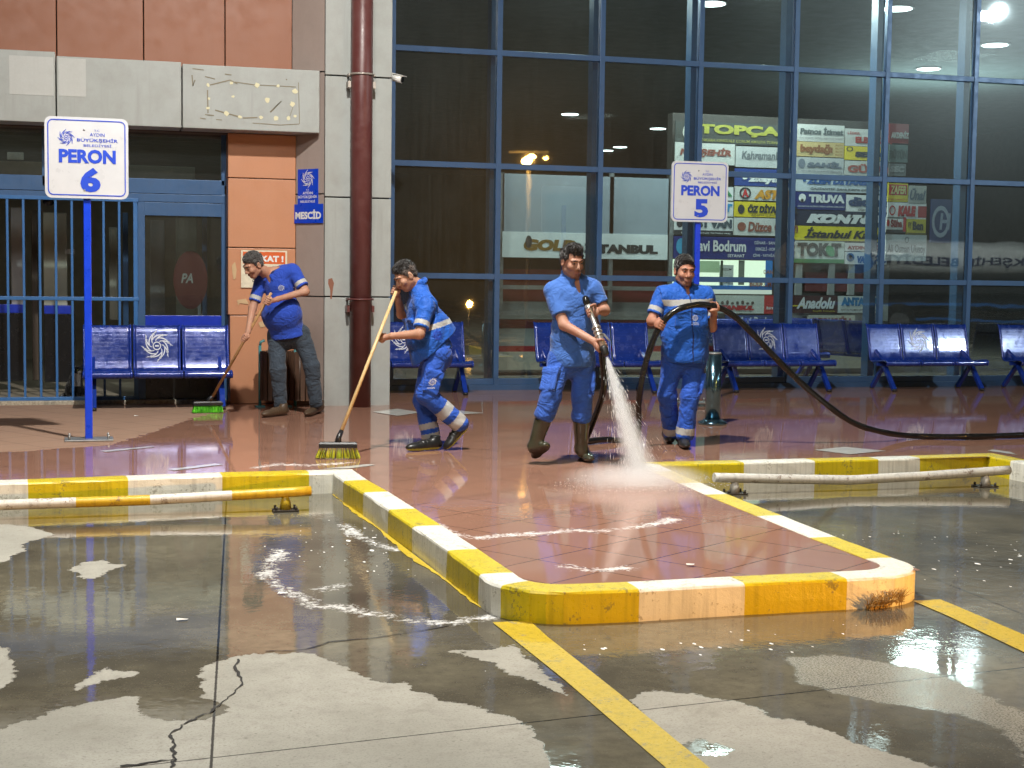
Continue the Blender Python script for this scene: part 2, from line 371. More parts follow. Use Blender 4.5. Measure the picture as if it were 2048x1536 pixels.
def water_film(m, p, dry, dry_col, wet_col, ripple=1.0, foam=None, fleck=None, spec=.36):
    """dry rough stone and the same stone under a film of water, parted by a crisp edge"""
    wetmask = m.math('SUBTRACT', 1.0, dry)
    rp = m.noise(m.scale(p, 1, 1, 1), 9, 3, .5, .6); rp2 = m.noise(p, 45, 2, .5)
    hgt = m.math('ADD', m.math('MULTIPLY', rp, 1.0), m.math('MULTIPLY', rp2, .25))
    if fleck is not None: hgt = m.math('MULTIPLY', hgt, m.math('ADD', .6, m.math('MULTIPLY', fleck, 2.4)))
    stone = m.noise(p, 160, 4, .65)
    col = m.mix(wetmask, dry_col, wet_col)
    rough = m.mixf(wetmask, .85, m.mapr(m.noise(p, 2.2, 4, .6), .35, .7, .02, .07))
    f = None
    if foam is not None:
        n1 = m.noise(p, 26, 5, .7, .8); n2 = m.noise(p, 90, 3, .7)
        f = m.math('SUBTRACT', m.math('ADD', m.math('MULTIPLY', n1, .26), m.math('MULTIPLY', n2, .09)), m.math('ADD', m.math('MULTIPLY', foam, .9), m.mapr(m.noise(p, 2.6, 3, .6), .3, .68, .112, .165)))
        f = m.mapr(f, -.01, .05, 0, .85)
    if fleck is not None:
        v = m.n('ShaderNodeTexVoronoi'); v.inputs['Scale'].default_value = 24; m.l(m.scale(p, 1, .5, 1), v.inputs['Vector'])
        sz = m.math('MULTIPLY', m.math('MULTIPLY', fleck, m.mapr(m.noise(p, 3.1, 3), .30, .52)), m.mapr(v.outputs['Color'], .35, 1.0, 0, .40))
        g = m.mapr(m.math('SUBTRACT', sz, v.outputs['Distance']), 0, .03)
        f = m.math('MAXIMUM', f, g) if f is not None else g
    if f is not None:
        f = m.math('MULTIPLY', f, wetmask)
        col = m.mix(f, col, (.8, .8, .78)); rough = m.mixf(f, rough, .7)
    b1 = m.bump(hgt, .035 * ripple, .02)
    nb = m.bump(stone, .28, .004)
    nn = m.n('ShaderNodeMix', data_type='VECTOR'); m.l(wetmask, nn.inputs[0]); m.l(nb, nn.inputs[4]); m.l(b1, nn.inputs[5])
    m.bsdf(col, rough, 0, m.mixf(wetmask, .25, spec), nn.outputs[1])

# road: concrete slabs, partly under water
def road_mat(far):
    m = NT('wet_concrete'); p = m.geo()
    big = m.noise(p, 1.6, 5, .6); med = m.noise(p, 14, 4, .65); fine = m.noise(p, 95, 4, .75)
    if far: dry = m.mapr(m.noise(p, .7, 5, .6), .5, .52)
    else:
        e = m.math('ADD', m.math('MULTIPLY', m.math('SUBTRACT', m.noise(p, 8, 7, .68), .5), .17), m.math('MULTIPLY', m.math('SUBTRACT', m.noise(p, 55, 4, .65), .5), .035))
        dry = m.mapr(m.math('ADD', m.attr('dry'), e), -.003, .005)
        sm = m.mapr(m.math('ADD', m.attr('semi'), e), -.01, .02)
        vor = m.noise(p, 120, 2, .7)
        dry = m.math('MAXIMUM', dry, m.math('MULTIPLY', sm, m.mapr(vor, .44, .56, .12, .75)))
    dc = m.mix(m.mapr(big, .35, .65), (.305, .295, .25), (.40, .388, .335))
    dc = m.mix(m.mapr(med, .5, .75, 0, .5), dc, (.24, .22, .19)); dc = m.mix(m.mapr(fine, .50, .68, 0, .62), dc, (.19, .175, .15))
    oil = m.mapr(m.noise(m.scale(p, 1, 1, 1), 3.3, 6, .7, .5), .56, .74, 0, .55); dc = m.mix(oil, dc, (.20, .185, .15)); spl = m.mapr(m.noise(p, 42, 2, .5), .66, .70, 0, .45); dc = m.mix(spl, dc, (.16, .145, .12))
    wc = m.mix(m.mapr(m.noise(p, .9, 6, .62), .36, .66), (.075, .067, .050), (.20, .18, .125)); wc = m.mix(m.mapr(med, .42, .72, 0, .6), wc, (.085, .075, .056)); wc = m.mix(m.mapr(fine, .55, .72, 0, .35), wc, (.03, .027, .022)); wc = m.mix(m.mapr(m.noise(p, 75, 2, .5), .64, .70, 0, .35), wc, (.24, .22, .18))
    if not far:                       # sawn joints between slabs
        sx = m.n('ShaderNodeSeparateXYZ'); m.l(p, sx.inputs[0]); X, Y = sx.outputs[0], sx.outputs[1]
        for (a, c, w) in ((G(453, 1001), G(422, 1536), .006), (G(240, 1536), G(1860, 1356), .005), (G(1500, 1010), G(1800, 1130), .004)):
            dx, dy = c.x - a.x, c.y - a.y; L = math.hypot(dx, dy); nx, ny = -dy / L, dx / L; k = nx * a.x + ny * a.y
            d = m.math('ABSOLUTE', m.math('SUBTRACT', m.math('ADD', m.math('MULTIPLY', X, nx), m.math('MULTIPLY', Y, ny)), k))
            d = m.math('ADD', d, m.math('MULTIPLY', m.math('SUBTRACT', m.noise(p, 30, 3), .5), .006))
            f = m.mapr(d, w * .6, w, 1, 0); dc = m.mix(f, dc, (.05, .045, .04)); wc = m.mix(f, wc, (.012, .011, .01))
    water_film(m, p, dry, dc, wc, 1.0, None if far else m.attr('foam'), None if far else m.attr('fleck'))
    return m.mat
M['road'] = road_mat(False); M['road_far'] = road_mat(True)
tag(sheet('road', -2.0, 8.0, 3.6, 10.7, .05, 0.0, M['road'], {'dry': m_dry, 'semi': m_semi, 'foam': m_foam, 'fleck': m_fleck_glint}), kind='structure')
b = MB(); b.add([(-80, -60, -.02), (90, -60, -.02), (90, 17.9, -.02), (-80, 17.9, -.02)], [(0, 1, 2, 3)])
tag(b.build('ground', M['road_far']), kind='structure')
# cracks in the slabs
M['crack'] = flat('dark_crack', (.02, .018, .016), .8)
def crack(px, w):
    pts = [G(x, y) for x, y in px]; out = []
    for a, c in zip(pts[:-1], pts[1:]):
        for k in range(4):
            q = a.lerp(c, k / 4); out.append((q.x + random.uniform(-1, 1) * .008, q.y + random.uniform(-1, 1) * .008))
    out.append(tuple(pts[-1][:2])); vs, fs = strip2d(out, [w * random.uniform(.3, 1.3) for _ in out])
    b = MB(); b.add([(v.x, v.y, .003) for v in vs], fs); tag(b.build('crack', M['crack']), kind='structure')
crack([(477,1318),(473,1335),(482,1357),(480,1375),(466,1388),(440,1410),(422,1423),(396,1436),(374,1445),(363,1454),(343,1469),(350,1485),(345,1502),(352,1520),(341,1536)], .012)
crack([(533,1304),(570,1302),(612,1300),(660,1285),(770,1274),(898,1252)], .010)
crack([(240,1535),(300,1526),(352,1520)], .014)

# ---------------------------------------------------------------- platform paving
def tile_mat():
    m = NT('wet_terracotta_paving'); p = m.geo(); T, t = .4209, .5912
    sx = m.n('ShaderNodeSeparateXYZ'); m.l(p, sx.inputs[0]); X, Y = sx.outputs[0], sx.outputs[1]
    def axis(cx, cy):
        k = 2.492 * cx + 7.371 * cy
        return m.math('DIVIDE', m.math('SUBTRACT', m.math('ADD', m.math('MULTIPLY', X, cx), m.math('MULTIPLY', Y, cy)), k), T)
    a, c = axis(math.cos(t), math.sin(t)), axis(math.sin(t), -math.cos(t))
    def edge(q):
        f = m.math('FRACT', m.math('ADD', q, .5)); return m.math('ABSOLUTE', m.math('SUBTRACT', f, .5))
    joint = m.mapr(m.math('MINIMUM', edge(a), edge(c)), .006, .0125, 1, 0)
    cx = m.n('ShaderNodeCombineXYZ'); m.l(m.math('FLOOR', a), cx.inputs[0]); m.l(m.math('FLOOR', c), cx.inputs[1])
    wn = m.n('ShaderNodeTexWhiteNoise', noise_dimensions='2D'); m.l(cx.outputs[0], wn.inputs[0])
    big = m.noise(p, 1.1, 5, .6); med = m.noise(p, 18, 4, .65)
    e = m.math('ADD', m.math('MULTIPLY', m.math('SUBTRACT', m.noise(p, 9, 6, .62), .5), .30), m.math('MULTIPLY', m.math('SUBTRACT', m.noise(p, 60, 3, .6), .5), .04))
    dry = m.mapr(m.math('ADD', m.attr('dry'), e), -.006, .012)
    dc = m.mix(m.mapr(wn.outputs[0], 0, 1, 0, .35), (.30, .19, .132), (.26, .16, .11)); dc = m.mix(m.mapr(med, .4, .75, 0, .4), dc, (.30, .21, .165))
    wc = m.mix(m.mapr(wn.outputs[0], 0, 1, 0, .45), (.35, .185, .128), (.30, .152, .104)); wc = m.mix(m.mapr(big, .4, .7, 0, .6), wc, (.27, .145, .105))
    dc = m.mix(m.math('MULTIPLY', joint, .75), dc, (.06, .035, .03)); wc = m.mix(m.math('MULTIPLY', joint, .8), wc, (.035, .018, .014))
    water_film(m, p, dry, dc, wc, .45, m.attr('foam'), None, .27)
    return m.mat
M['tile'] = tile_mat()
TZ = .148
mk = {'dry': lambda P: np.clip(np.max([poly_sdf(P, q) for q in dry2], 0), -.6, .6), 'foam': m_foam2}
tag(sheet('pavement', -3.6, 14.4, 10.62, 18.1, .06, TZ, M['tile'], mk), kind='structure')
tag(sheet('pavement', 1.86, 3.94, 6.48, 10.65, .05, TZ + .001, M['tile'], mk), kind='structure')
tag(sheet('pavement', 1.72, 1.86, 8.8, 10.62, .07, TZ + .001, M['tile'], mk), kind='structure')
tag(sheet('pavement', 7.30, 9.35, 6.48, 10.65, .1, TZ + .001, M['tile'], mk), kind='structure')
# pale inlay tiles
M['inlay'] = plain('pale_inlay_tile', (.62, .62, .58), .08, 0, 0, .1, 8, .02, .6)
def inlay(px):
    c = [G(x, y, .15) for x, y in px]; b = MB(); b.add([(q.x, q.y, TZ + .004) for q in c], [tuple(range(len(c)))]); tag(b.build('pavement_inlay', M['inlay']), kind='structure')
for q in ([(745,824),(795,832),(843,825),(795,817.5)], [(880,832),(968,826),(900,819.5),(862,826)], [(1628,900),(1700,909),(1772,902),(1690,894)],
          [(1975,902),(2035,910),(2020,904),(1985,899)], [(645,938),(700,937),(752,930),(735,928.5)], [(335,939),(350,941),(448,929),(430,927.5)], [(200,902),(212,904),(310,894),(300,893)]): inlay(q)

# ---------------------------------------------------------------- kerb
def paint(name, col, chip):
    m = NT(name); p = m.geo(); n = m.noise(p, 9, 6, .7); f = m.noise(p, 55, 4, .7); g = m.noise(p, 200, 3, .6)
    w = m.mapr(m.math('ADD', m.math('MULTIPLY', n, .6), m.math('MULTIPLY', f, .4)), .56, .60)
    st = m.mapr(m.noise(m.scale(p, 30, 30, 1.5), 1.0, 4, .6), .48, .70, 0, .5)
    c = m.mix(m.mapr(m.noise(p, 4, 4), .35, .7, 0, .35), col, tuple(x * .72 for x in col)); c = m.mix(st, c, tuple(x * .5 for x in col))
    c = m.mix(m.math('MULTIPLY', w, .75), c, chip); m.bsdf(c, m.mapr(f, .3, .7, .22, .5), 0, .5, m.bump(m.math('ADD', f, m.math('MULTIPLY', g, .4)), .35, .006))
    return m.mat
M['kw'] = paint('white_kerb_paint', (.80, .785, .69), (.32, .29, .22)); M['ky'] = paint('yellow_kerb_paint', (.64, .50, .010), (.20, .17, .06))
def arc(cx, cy, r, a0, a1, n):
    return [(cx + r * math.cos(math.radians(a0 + (a1 - a0) * k / n)), cy + r * math.sin(math.radians(a0 + (a1 - a0) * k / n))) for k in range(n + 1)]
def finger(dx, full=True):
    """outer kerb line of one platform finger with its stripe colours; y = yellow, w = white"""
    p = [((1.61, 10.57), 'w'), ((1.62, 10.14), 'y'), ((1.66, 9.57), 'w'), ((1.69, 8.84), 'y'), ((1.715, 8.22), 'w'), ((1.74, 7.46), 'y'), ((1.755, 6.83), 'w')]
    a = arc(2.12, 6.71, .365, 180, 270, 7); p += [(q, 'w' if i < 2 else 'y') for i, q in enumerate(a)]
    p += [((2.40, 6.335), 'w'), ((2.94, 6.35), 'y'), ((3.48, 6.35), 'w')]
    a = arc(3.66, 6.70, .345, 270, 355, 6); p += [(q, 'w') for q in a]
    p += [((4.0, 6.80), 'y'), ((4.00, 7.42), 'w'), ((4.03, 8.17), 'y'), ((4.06, 9.05), 'w'), ((4.1, 9.6), 'y'), ((4.13, 10.2), 'w'), ((4.17, 10.59), 'y')]
    return [((x + dx, y), c) for (x, y), c in p]
path = [((-1.60, 6.5), 'w'), ((-1.6, 8.2), 'y'), ((-1.6, 9.4), 'w'), ((-1.58, 10.40), 'y'), ((-1.1, 10.41), 'w'), ((-.49, 10.43), 'y'), ((.17, 10.50), 'w'), ((.82, 10.56), 'y'), ((1.44, 10.57), 'w')]
path += finger(0) + [((4.87, 10.59), 'w'), ((5.49, 10.6), 'y'), ((6.06, 10.6), 'w'), ((6.45, 10.62), 'y'), ((7.10, 10.66), 'y')]
path += [((7.11, 10.35), 'w'), ((7.14, 9.57), 'y'), ((7.18, 8.84), 'w'), ((7.2, 8.2), 'y'), ((7.22, 6.9), 'w')]
def kerb(path):
    pts = []
    for (q, c), (q2, _) in zip(path[:-1], path[1:]):
        L = math.dist(q, q2); n = max(1, int(L / .11))
        for k in range(n): pts.append((Vector((q[0] + (q2[0] - q[0]) * k / n, q[1] + (q2[1] - q[1]) * k / n)), c))
    pts.append((Vector(path[-1][0]), 'w')); N = len(pts)
    prof = [(0, -.02), (0.0, .06), (.001, .139), (.008, .1495), (.022, .1525), (.10, .1535), (.172, .152), (.175, .10)]
    b = MB(); rows = []
    for i in range(N):
        p = pts[i][0]; t0 = (p - pts[i - 1][0]).normalized() if i else None; t1 = (pts[i + 1][0] - p).normalized() if i < N - 1 else None
        t0 = t0 or t1; t1 = t1 or t0; n0 = Vector((-t0.y, t0.x)); n1 = Vector((-t1.y, t1.x)); mt = (n0 + n1).normalized(); k = 1 / max(.5, mt.dot(n0))
        row = []
        for j, (d, z) in enumerate(prof):
            jit = random.uniform(-1, 1) * (.0035 if j in (2, 3) else .0012)
            q = p + mt * (d * k + jit * (1 if j < 3 else .4)); row.append((q.x, q.y, z + (jit * .5 if j > 2 and j < 6 else 0)))
        rows.append(row)
    m = len(prof); b.v = [q for r in rows for q in r]
    for i in range(N - 1):
        for j in range(m - 1):
            b.f.append((i * m + j, i * m + j + 1, (i + 1) * m + j + 1, (i + 1) * m + j)[::-1]); b.m.append(0 if pts[i][1] == 'w' else 1); b.sm.append(False)
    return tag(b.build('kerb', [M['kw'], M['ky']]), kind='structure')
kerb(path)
# yellow paint that ran down on to the road, and the bay lines
M['line'] = paint('yellow_road_paint', (.58, .42, .03), (.24, .22, .17))
def line(px, name='parking_line', z=.004):
    c = [G(x, y) for x, y in px]; b = MB(); b.add([(q.x, q.y, z) for q in c], [tuple(range(len(c)))]); return tag(b.build(name, M['line']), kind='structure')
line([(985,1246),(1060,1243),(1095,1275),(1240,1390),(1420,1538),(1800,1840),(1640,1840),(1330,1536),(1130,1362)])
line([(1826,1203),(1880,1200),(1905,1210),(2060,1276),(2160,1320),(2160,1362),(2048,1306),(1900,1235)])
drip = [(1.60 + .02 * k / 30 * 5.0 * 0 + .0, 10.5 - k * .13) for k in range(30)]
dv = []
for k in range(61):
    v = 10.52 - k * .0625; u = 1.61 + (10.57 - v) / 3.74 * .14; wlk = max(.004, min(.05, (dv[-1][2] if dv else .02) + random.uniform(-.012, .012))); dv.append((u, v, wlk))
b = MB(); b.add([q for (u, v, w) in dv for q in ((u + .01, v, .003), (u - w, v, .003))], [(2 * i, 2 * i + 1, 2 * i + 3, 2 * i + 2) for i in range(60)])
tag(b.build('kerb_paint_spill', M['line']), kind='structure')
# ---------------------------------------------------------------- terminal building
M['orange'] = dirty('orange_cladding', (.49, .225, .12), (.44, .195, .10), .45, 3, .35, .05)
M['upper'] = dirty('orange_cladding_dimmed', (.275, .104, .052), (.235, .088, .043), .5, 3, .35, .05)  # same orange darkened in colour for the weaker light up high
M['white'] = dirty('white_cladding', (.355, .375, .36), (.23, .23, .205), .42, 4, .5, .06)
M['whitelow'] = M['white']
M['taupe'] = dirty('taupe_cladding', (.34, .275, .245), (.27, .22, .195), .5, 4, .5, .08)
M['pipe'] = dirty('oxblood_pipe', (.105, .030, .028), (.17, .085, .08), .38, 7, .5, .08)
M['blueframe'] = dirty('blue_aluminium', (.048, .112, .24), (.03, .06, .12), .38, 6, .35, .03, .15)
M['bluepost'] = dirty('blue_steel_post', (.032, .085, .175), (.022, .055, .11), .42, 6, .3, .03)
M['gate'] = dirty('blue_gate_paint', (.035, .14, .36), (.03, .08, .2), .4, 8, .4, .05)
M['bluepanel'] = plain('deep_blue_panel', (.01, .035, .42), .35)
M['black'] = plain('black_panel', (.012, .012, .013), .25)
M['hallwall'] = dirty('hall_wall', (.045, .045, .042), (.03, .03, .028), .7, 3, .3)
M['hallceil'] = dirty('hall_ceiling', (.11, .14, .14), (.04, .04, .04), .8, 2, .3)
M['hallfloor'] = plain('hall_floor', (.26, .235, .20), .12, 0, 0, .2, 3)
M['seam'] = flat('dark_seam', (.02, .018, .016), .9)
def glass_mat():
    m = NT('dusty_window_glass'); p = m.geo()
    dust = m.mapr(m.math('ADD', m.math('MULTIPLY', m.noise(m.scale(p, 22, 22, .8), 1.0, 5, .6), .6), m.math('MULTIPLY', m.noise(p, 2.2, 5, .6), .5)), .45, .75, .003, .02)
    tr = m.n('ShaderNodeBsdfTransparent'); tr.inputs[0].default_value = (.80, .87, .87, 1)
    g1 = m.n('ShaderNodeBsdfGlossy'); g1.inputs['Roughness'].default_value = .015
    wob = m.noise(p, 1.3, 2, .5); m.l(m.bump(wob, .05, .02), g1.inputs['Normal'])
    g2 = m.n('ShaderNodeBsdfGlossy'); g2.inputs['Roughness'].default_value = .30
    df = m.n('ShaderNodeBsdfDiffuse'); df.inputs[0].default_value = (.55, .55, .52, 1)
    lw = m.n('ShaderNodeFresnel'); lw.inputs[0].default_value = 1.52
    fac = m.math('ADD', m.math('MULTIPLY', lw.outputs[0], .8), .085, clamp=True)
    s1 = m.n('ShaderNodeMixShader'); m.l(fac, s1.inputs[0]); m.l(tr.outputs[0], s1.inputs[1]); m.l(g1.outputs[0], s1.inputs[2])
    s2 = m.n('ShaderNodeMixShader'); s2.inputs[0].default_value = .018; m.l(s1.outputs[0], s2.inputs[1]); m.l(g2.outputs[0], s2.inputs[2])
    s3 = m.n('ShaderNodeMixShader'); m.l(dust, s3.inputs[0]); m.l(s2.outputs[0], s3.inputs[1]); m.l(df.outputs[0], s3.inputs[2])
    m.l(s3.outputs[0], m.out.inputs[0]); return m.mat
M['glass'] = glass_mat()
TB = empty('terminal_building', (3, 18, 0), 'bus terminal front of orange and white cladding beside tall blue framed windows', 'building')
def part(name, mb, mat, parent=TB):
    o = mb.build(name, mat, parent); off = parent.matrix_world.translation if False else None
    p = parent; t = Vector((0, 0, 0))
    while p is not None: t += p.location; p = p.parent
    o.location = -t if parent.type == 'EMPTY' else Vector((0, 0, 0))
    return o
# upper orange wall, panels parted by seams (v = 16.35)
WV = 16.35
ux = [-6.0, V(-200, 50, WV).x, V(113, 50, WV).x, V(287, 50, WV).x, V(450, 50, WV).x, V(585, 50, WV).x]
b = MB(); g = .006
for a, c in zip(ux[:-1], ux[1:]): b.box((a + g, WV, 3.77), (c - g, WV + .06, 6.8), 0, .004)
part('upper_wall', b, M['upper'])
b = MB(); b.box((-6, WV + .05, 3.1), (ux[-1], 18.0, 6.8)); part('wall_core', b, M['seam'])
# taupe splayed panel between orange wall and white column
xa, xb = V(592, 500, WV).x, 2.335
def prism(name, pts, z0, z1, mat):
    n = len(pts); b = MB(); b.add([(x, y, z0) for x, y in pts] + [(x, y, z1) for x, y in pts],
        [tuple(range(n))[::-1], tuple(range(n, 2 * n))] + [(i, (i + 1) % n, n + (i + 1) % n, n + i) for i in range(n)]); return part(name, b, mat)
for z0, z1 in ((TZ, 1.335), (1.35, 2.45), (2.465, 3.76)): prism('splayed_panel', [(xa, WV), (xb, 16.02), (xb, 17.4), (xa, 17.4)], z0, z1, M['taupe'])
prism('splayed_panel', [(ux[-1], WV), (xb, 16.02), (xb, 17.4), (ux[-1], 17.4)], 3.775, 6.8, M['taupe'])
# white column of stacked panels
for z0, z1 in ((.0, 1.335), (1.35, 2.415), (2.43, 3.72), (3.735, 6.8)):
    b = MB(); b.box((2.34, 16.0, z0), (3.07, 17.95, z1), 0, .006); part('column_panel', b, M['white'])
b = MB(); b.box((2.36, 16.03, 0), (3.05, 17.9, 6.7)); part('column_core', b, M['seam'])
# white fascia over the entrance
fx = [-6.0, V(112, 170, 16.0).x, V(364, 195, 16.0).x, 2.285]
def zf(u): return 3.80 - (u + 1) * .0115
for i, (a, c) in enumerate(zip(fx[:-1], fx[1:])):
    b = MB(); b.box((a + .006, 16.0, 3.105), (c - .006, 16.4, zf((a + c) / 2)), 0, .008); f = part('fascia_panel', b, M['white'])
    s = MB()
    if i < 2:
        q0, q1 = (V(18, 105, 15.998), V(108, 192, 15.998)) if i == 0 else (V(116, 107, 15.998), V(172, 194, 15.998))
        s.box((q0.x, 15.9965, q1.z), (q1.x, 16.0, min(q0.z, zf(0) - .02)))
        pt = s.build('cleaner_patch', dirty('clean_cladding', (.45, .46, .44), (.36, .36, .33), .45, 6, .35), f)
    else:
        rr = random.Random(4)
        for x, y in ((416,170),(463,166),(514,170),(556,172),(590,183),(418,197),(466,193),(535,200),(585,208),(416,216),(453,227),(480,234),(522,235),(552,237),(577,237),(590,232)):
            c0 = V(x, y, 15.997); r = rr.uniform(.016, .03); n = 9
            s.add([(c0.x + r * math.cos(2 * math.pi * k / n) * rr.uniform(.7, 1.2), 15.9965, c0.z + r * math.sin(2 * math.pi * k / n) * rr.uniform(.6, 1.2)) for k in range(n)], [tuple(range(n))], 0)
        for pl in ([(385,137),(408,140)], [(384,150),(386,172),(390,160)], [(410,153),(430,158)], [(450,148),(463,150)], [(415,180),(416,226)], [(420,170),(460,160),(475,168)], [(470,164),(512,170),(560,172),(592,174)],
                   [(597,165),(599,248)], [(598,248),(560,250),(505,246)], [(410,229),(428,231)], [(430,220),(455,227),(480,234)], [(486,236),(515,235)], [(540,224),(562,203)], [(541,225),(563,202)], [(572,158),(574,160)], [(400,236),(412,238)], [(432,239),(444,240)], [(589,205),(580,232)]):
            pp = [V(x, y, 15.997) for x, y in pl]; vs, fs = strip2d([(q.x, q.z) for q in pp], rr.uniform(.006, .013)); s.add([(v.x, 15.9968, v.y) for v in vs], fs, 1)
        s.build('glue_marks', [flat('yellowed_glue', (.62, .58, .38), .6), flat('dark_scratch', (.22, .19, .13), .8)], f)
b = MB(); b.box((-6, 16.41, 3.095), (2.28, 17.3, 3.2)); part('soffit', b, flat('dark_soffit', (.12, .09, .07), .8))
# orange pier between entrance and column
px0, px1 = 1.335, xa - .004
for z0, z1 in ((.15, 1.12), (1.13, 1.86), (1.87, 2.615), (2.625, 3.1)):
    b = MB(); b.box((px0 + (.02 if z0 < 1 else 0), WV + random.uniform(0, .012), z0), (px1, 17.4, z1), 0, .006); part('pier_panel', b, M['orange'])
b = MB(); b.box((px0 + .03, WV + .03, .1), (px1 - .01, 17.3, 3.1)); part('pier_core', b, M['seam'])
# down pipe with clamps
b = MB(); pc = (2.715, 15.86); b.tube([(pc[0], pc[1], .15), (pc[0], pc[1], 6.8)], .116, 28); dp = part('drain_pipe', b, M['pipe'])
for z, mt in ((3.73, plain('zinc_clamp', (.42, .38, .34), .5, .5)), (1.32, M['pipe'])):
    b = MB(); n = 28
    b.tube([(pc[0] + .124 * math.cos(2 * math.pi * k / n), pc[1] + .124 * math.sin(2 * math.pi * k / n), z) for k in range(n + 1)], .011, 8)
    for sx in (-1, 1): b.box((pc[0] + sx * .12, pc[1] - .01, z - .14), (pc[0] + sx * .15, pc[1] + .13, z - .07)); b.box((pc[0] + sx * .118, pc[1], z - .012), (pc[0] + sx * .142, 16.0, z + .012))
    b.build('pipe_clamp', mt, dp)

# ---- curtain wall
GV = 18.0; U = [3.455 + 1.353 * k for k in range(12)]; ZT = [.22, 1.583, 2.965, 4.366, 5.78, 7.0]
b = MB(); b.box((3.3, GV - .06, TZ - .02), (U[-1], GV + .06, .215), 0, .004); b.box((3.3, GV - .03, .215), (U[-1], GV + .05, .292), 0, .004); part('window_sill', b, M['blueframe'])
for u in U: b = MB(); b.box((u - .033, GV - .05, .2), (u + .033, GV + .03, 6.9), 0, .004); part('mullion', b, M['blueframe'])
for z in ZT[1:-1]:
    b = MB(); b.box((3.3, GV - .042, z - .035), (U[-1], GV + .025, z + .035), 0, .004); part('transom', b, M['blueframe'])
for u in U[1:]: b = MB(); b.box((u - .06, GV + .16, .15), (u + .03, GV + .34, 6.9)); part('inner_post', b, M['bluepost'])
for i in range(len(U) - 1):
    for j in range(5):
        b = MB(); b.box((U[i] + .02, GV + .0, (ZT[j] + .03) if j else .28), (U[i + 1] - .02, GV + .006, ZT[j + 1] - .02)); part('window_pane', b, M['glass'])
# inner window boards: roller blinds half down in some panes are left out; hall shell
HZ = 5.75
b = MB(); b.box((3.0, 18.15, .08), (24, 60, .15)); part('hall_floor', b, M['hallfloor'])
b = MB(); b.box((3.0, 18.15, HZ), (24, 60, HZ + .1)); part('hall_ceiling', b, M['hallceil'])
b = MB(); b.box((3.0, 60, .15), (24, 60.2, HZ)); b.box((2.9, 18.1, .15), (3.0, 60, HZ)); b.box((24, 18.1, .15), (24.2, 60, HZ)); part('hall_wall', b, M['hallwall'])

# ---- entrance: frame, side window, door leaves seen through the gate
EV = 16.62
def E(x, y): return V(x, y, EV)
b = MB(); fw = .05
def vbar(b, x, y0, y1, w, v=EV, d=.06, mi=0):
    t, q = V(x, y0, v), V(x, y1, v); b.box((t.x - w / 2, v - d / 2, q.z), (t.x + w / 2, v + d / 2, t.z), mi, .004)
b.box((-6, EV - .03, 2.44), (E(449, 390).x, EV + .03, 2.60), 0, .004)
b.box((-6, EV - .035, 2.35), (E(449, 390).x, EV + .02, 2.435), 0, .004)
for x, w in ((92, .09), (449, .075)): vbar(b, x, 245, 372, w)
vbar(b, 280, 400, 800, .10); vbar(b, 449, 390, 800, .075)
b.box((E(284, 430).x, EV - .028, 2.20), (E(446, 430).x, EV + .03, 2.345), 0, .004)
part('entrance_frame', b, M['blueframe'])
x0, x1 = E(287, 630).x, E(445, 630).x
b = MB(); b.box((x0, EV - .02, E(366, 657).z), (x1, EV + .02, E(366, 631).z), 0, .003); part('blue_door_band', b, M['bluepanel'])
b = MB(); b.box((x0, EV - .01, .15), (x1, EV + .01, E(366, 657).z)); part('black_door_panel', b, M['black'])
b = MB(); b.box((x0, EV - .004, E(366, 631).z), (x1, EV + .004, 2.21)); part('window_pane', b, M['glass'])
for xa_, xb_ in ((-400, 88), (97, 446)):
    b = MB(); b.box((E(xa_, 300).x, EV - .004, 2.59), (E(xb_, 300).x, EV + .004, 3.1)); part('window_pane', b, M['glass'])
# inside the entrance
b = MB(); b.box((-6, 16.72, .09), (3, 24, .188)); b.box((-6, 24, .15), (3, 24.1, 3.2)); part('lobby_floor', b, plain('lobby_floor', (.30, .26, .20), .35, 0, 0, .2, 4))
b = MB(); b.box((-6, 17.0, 3.05), (3, 24, 3.09)); part('lobby_ceiling', b, M['hallceil'])
M['pale'] = plain('pale_door_leaf', (.36, .38, .32), .35, 0, 0, .2, 2); M['grey'] = plain('grey_door_leaf', (.30, .31, .33), .3, 0, 0, .2, 2)
def slab(name, xl, xr, yt, yb, v, mat, d=.05):
    a, c = V(xl, yt, v), V(xr, yb, v); b = MB(); b.box((a.x, v, c.z), (c.x, v + d, a.z), 0, .005); return part(name, b, mat)
slab('door_leaf', 21, 48, 415, 612, 18.0, M['grey']); slab('door_leaf', 86, 135, 425, 611, 18.0, M['pale']); slab('door_leaf', 218, 236, 455, 640, 18.3, M['pale']); slab('door_leaf', 245, 258, 425, 740, 17.9, M['blueframe']); slab('door_leaf', 62, 78, 420, 760, 18.2, plain('brown_door_edge', (.07, .05, .035), .5))
slab('blue_door_band', -60, 49, 608, 626, 17.97, M['bluepanel']); slab('blue_door_band', 88, 148, 611, 628, 17.97, M['bluepanel'])
slab('black_door_panel', -60, 50, 626, 762, 17.98, M['black']); slab('black_door_panel', 88, 150, 628, 764, 17.98, M['black'])
slab('door_leaf', 300, 330, 440, 632, 18.4, M['grey']); slab('door_leaf', 352, 394, 432, 632, 18.5, M['pale']); slab('door_frame_bar', 404, 415, 430, 632, 17.7, M['blueframe']); slab('door_frame_bar', 290, 415, 427, 433, 17.72, M['blueframe'])
slab('door_leaf', 395, 404, 566, 640, 17.8, M['grey'])
slab('notice_strip', 130, 150, 498, 508, 17.9, plain('paper_strip', (.5, .52, .5), .6), .01)
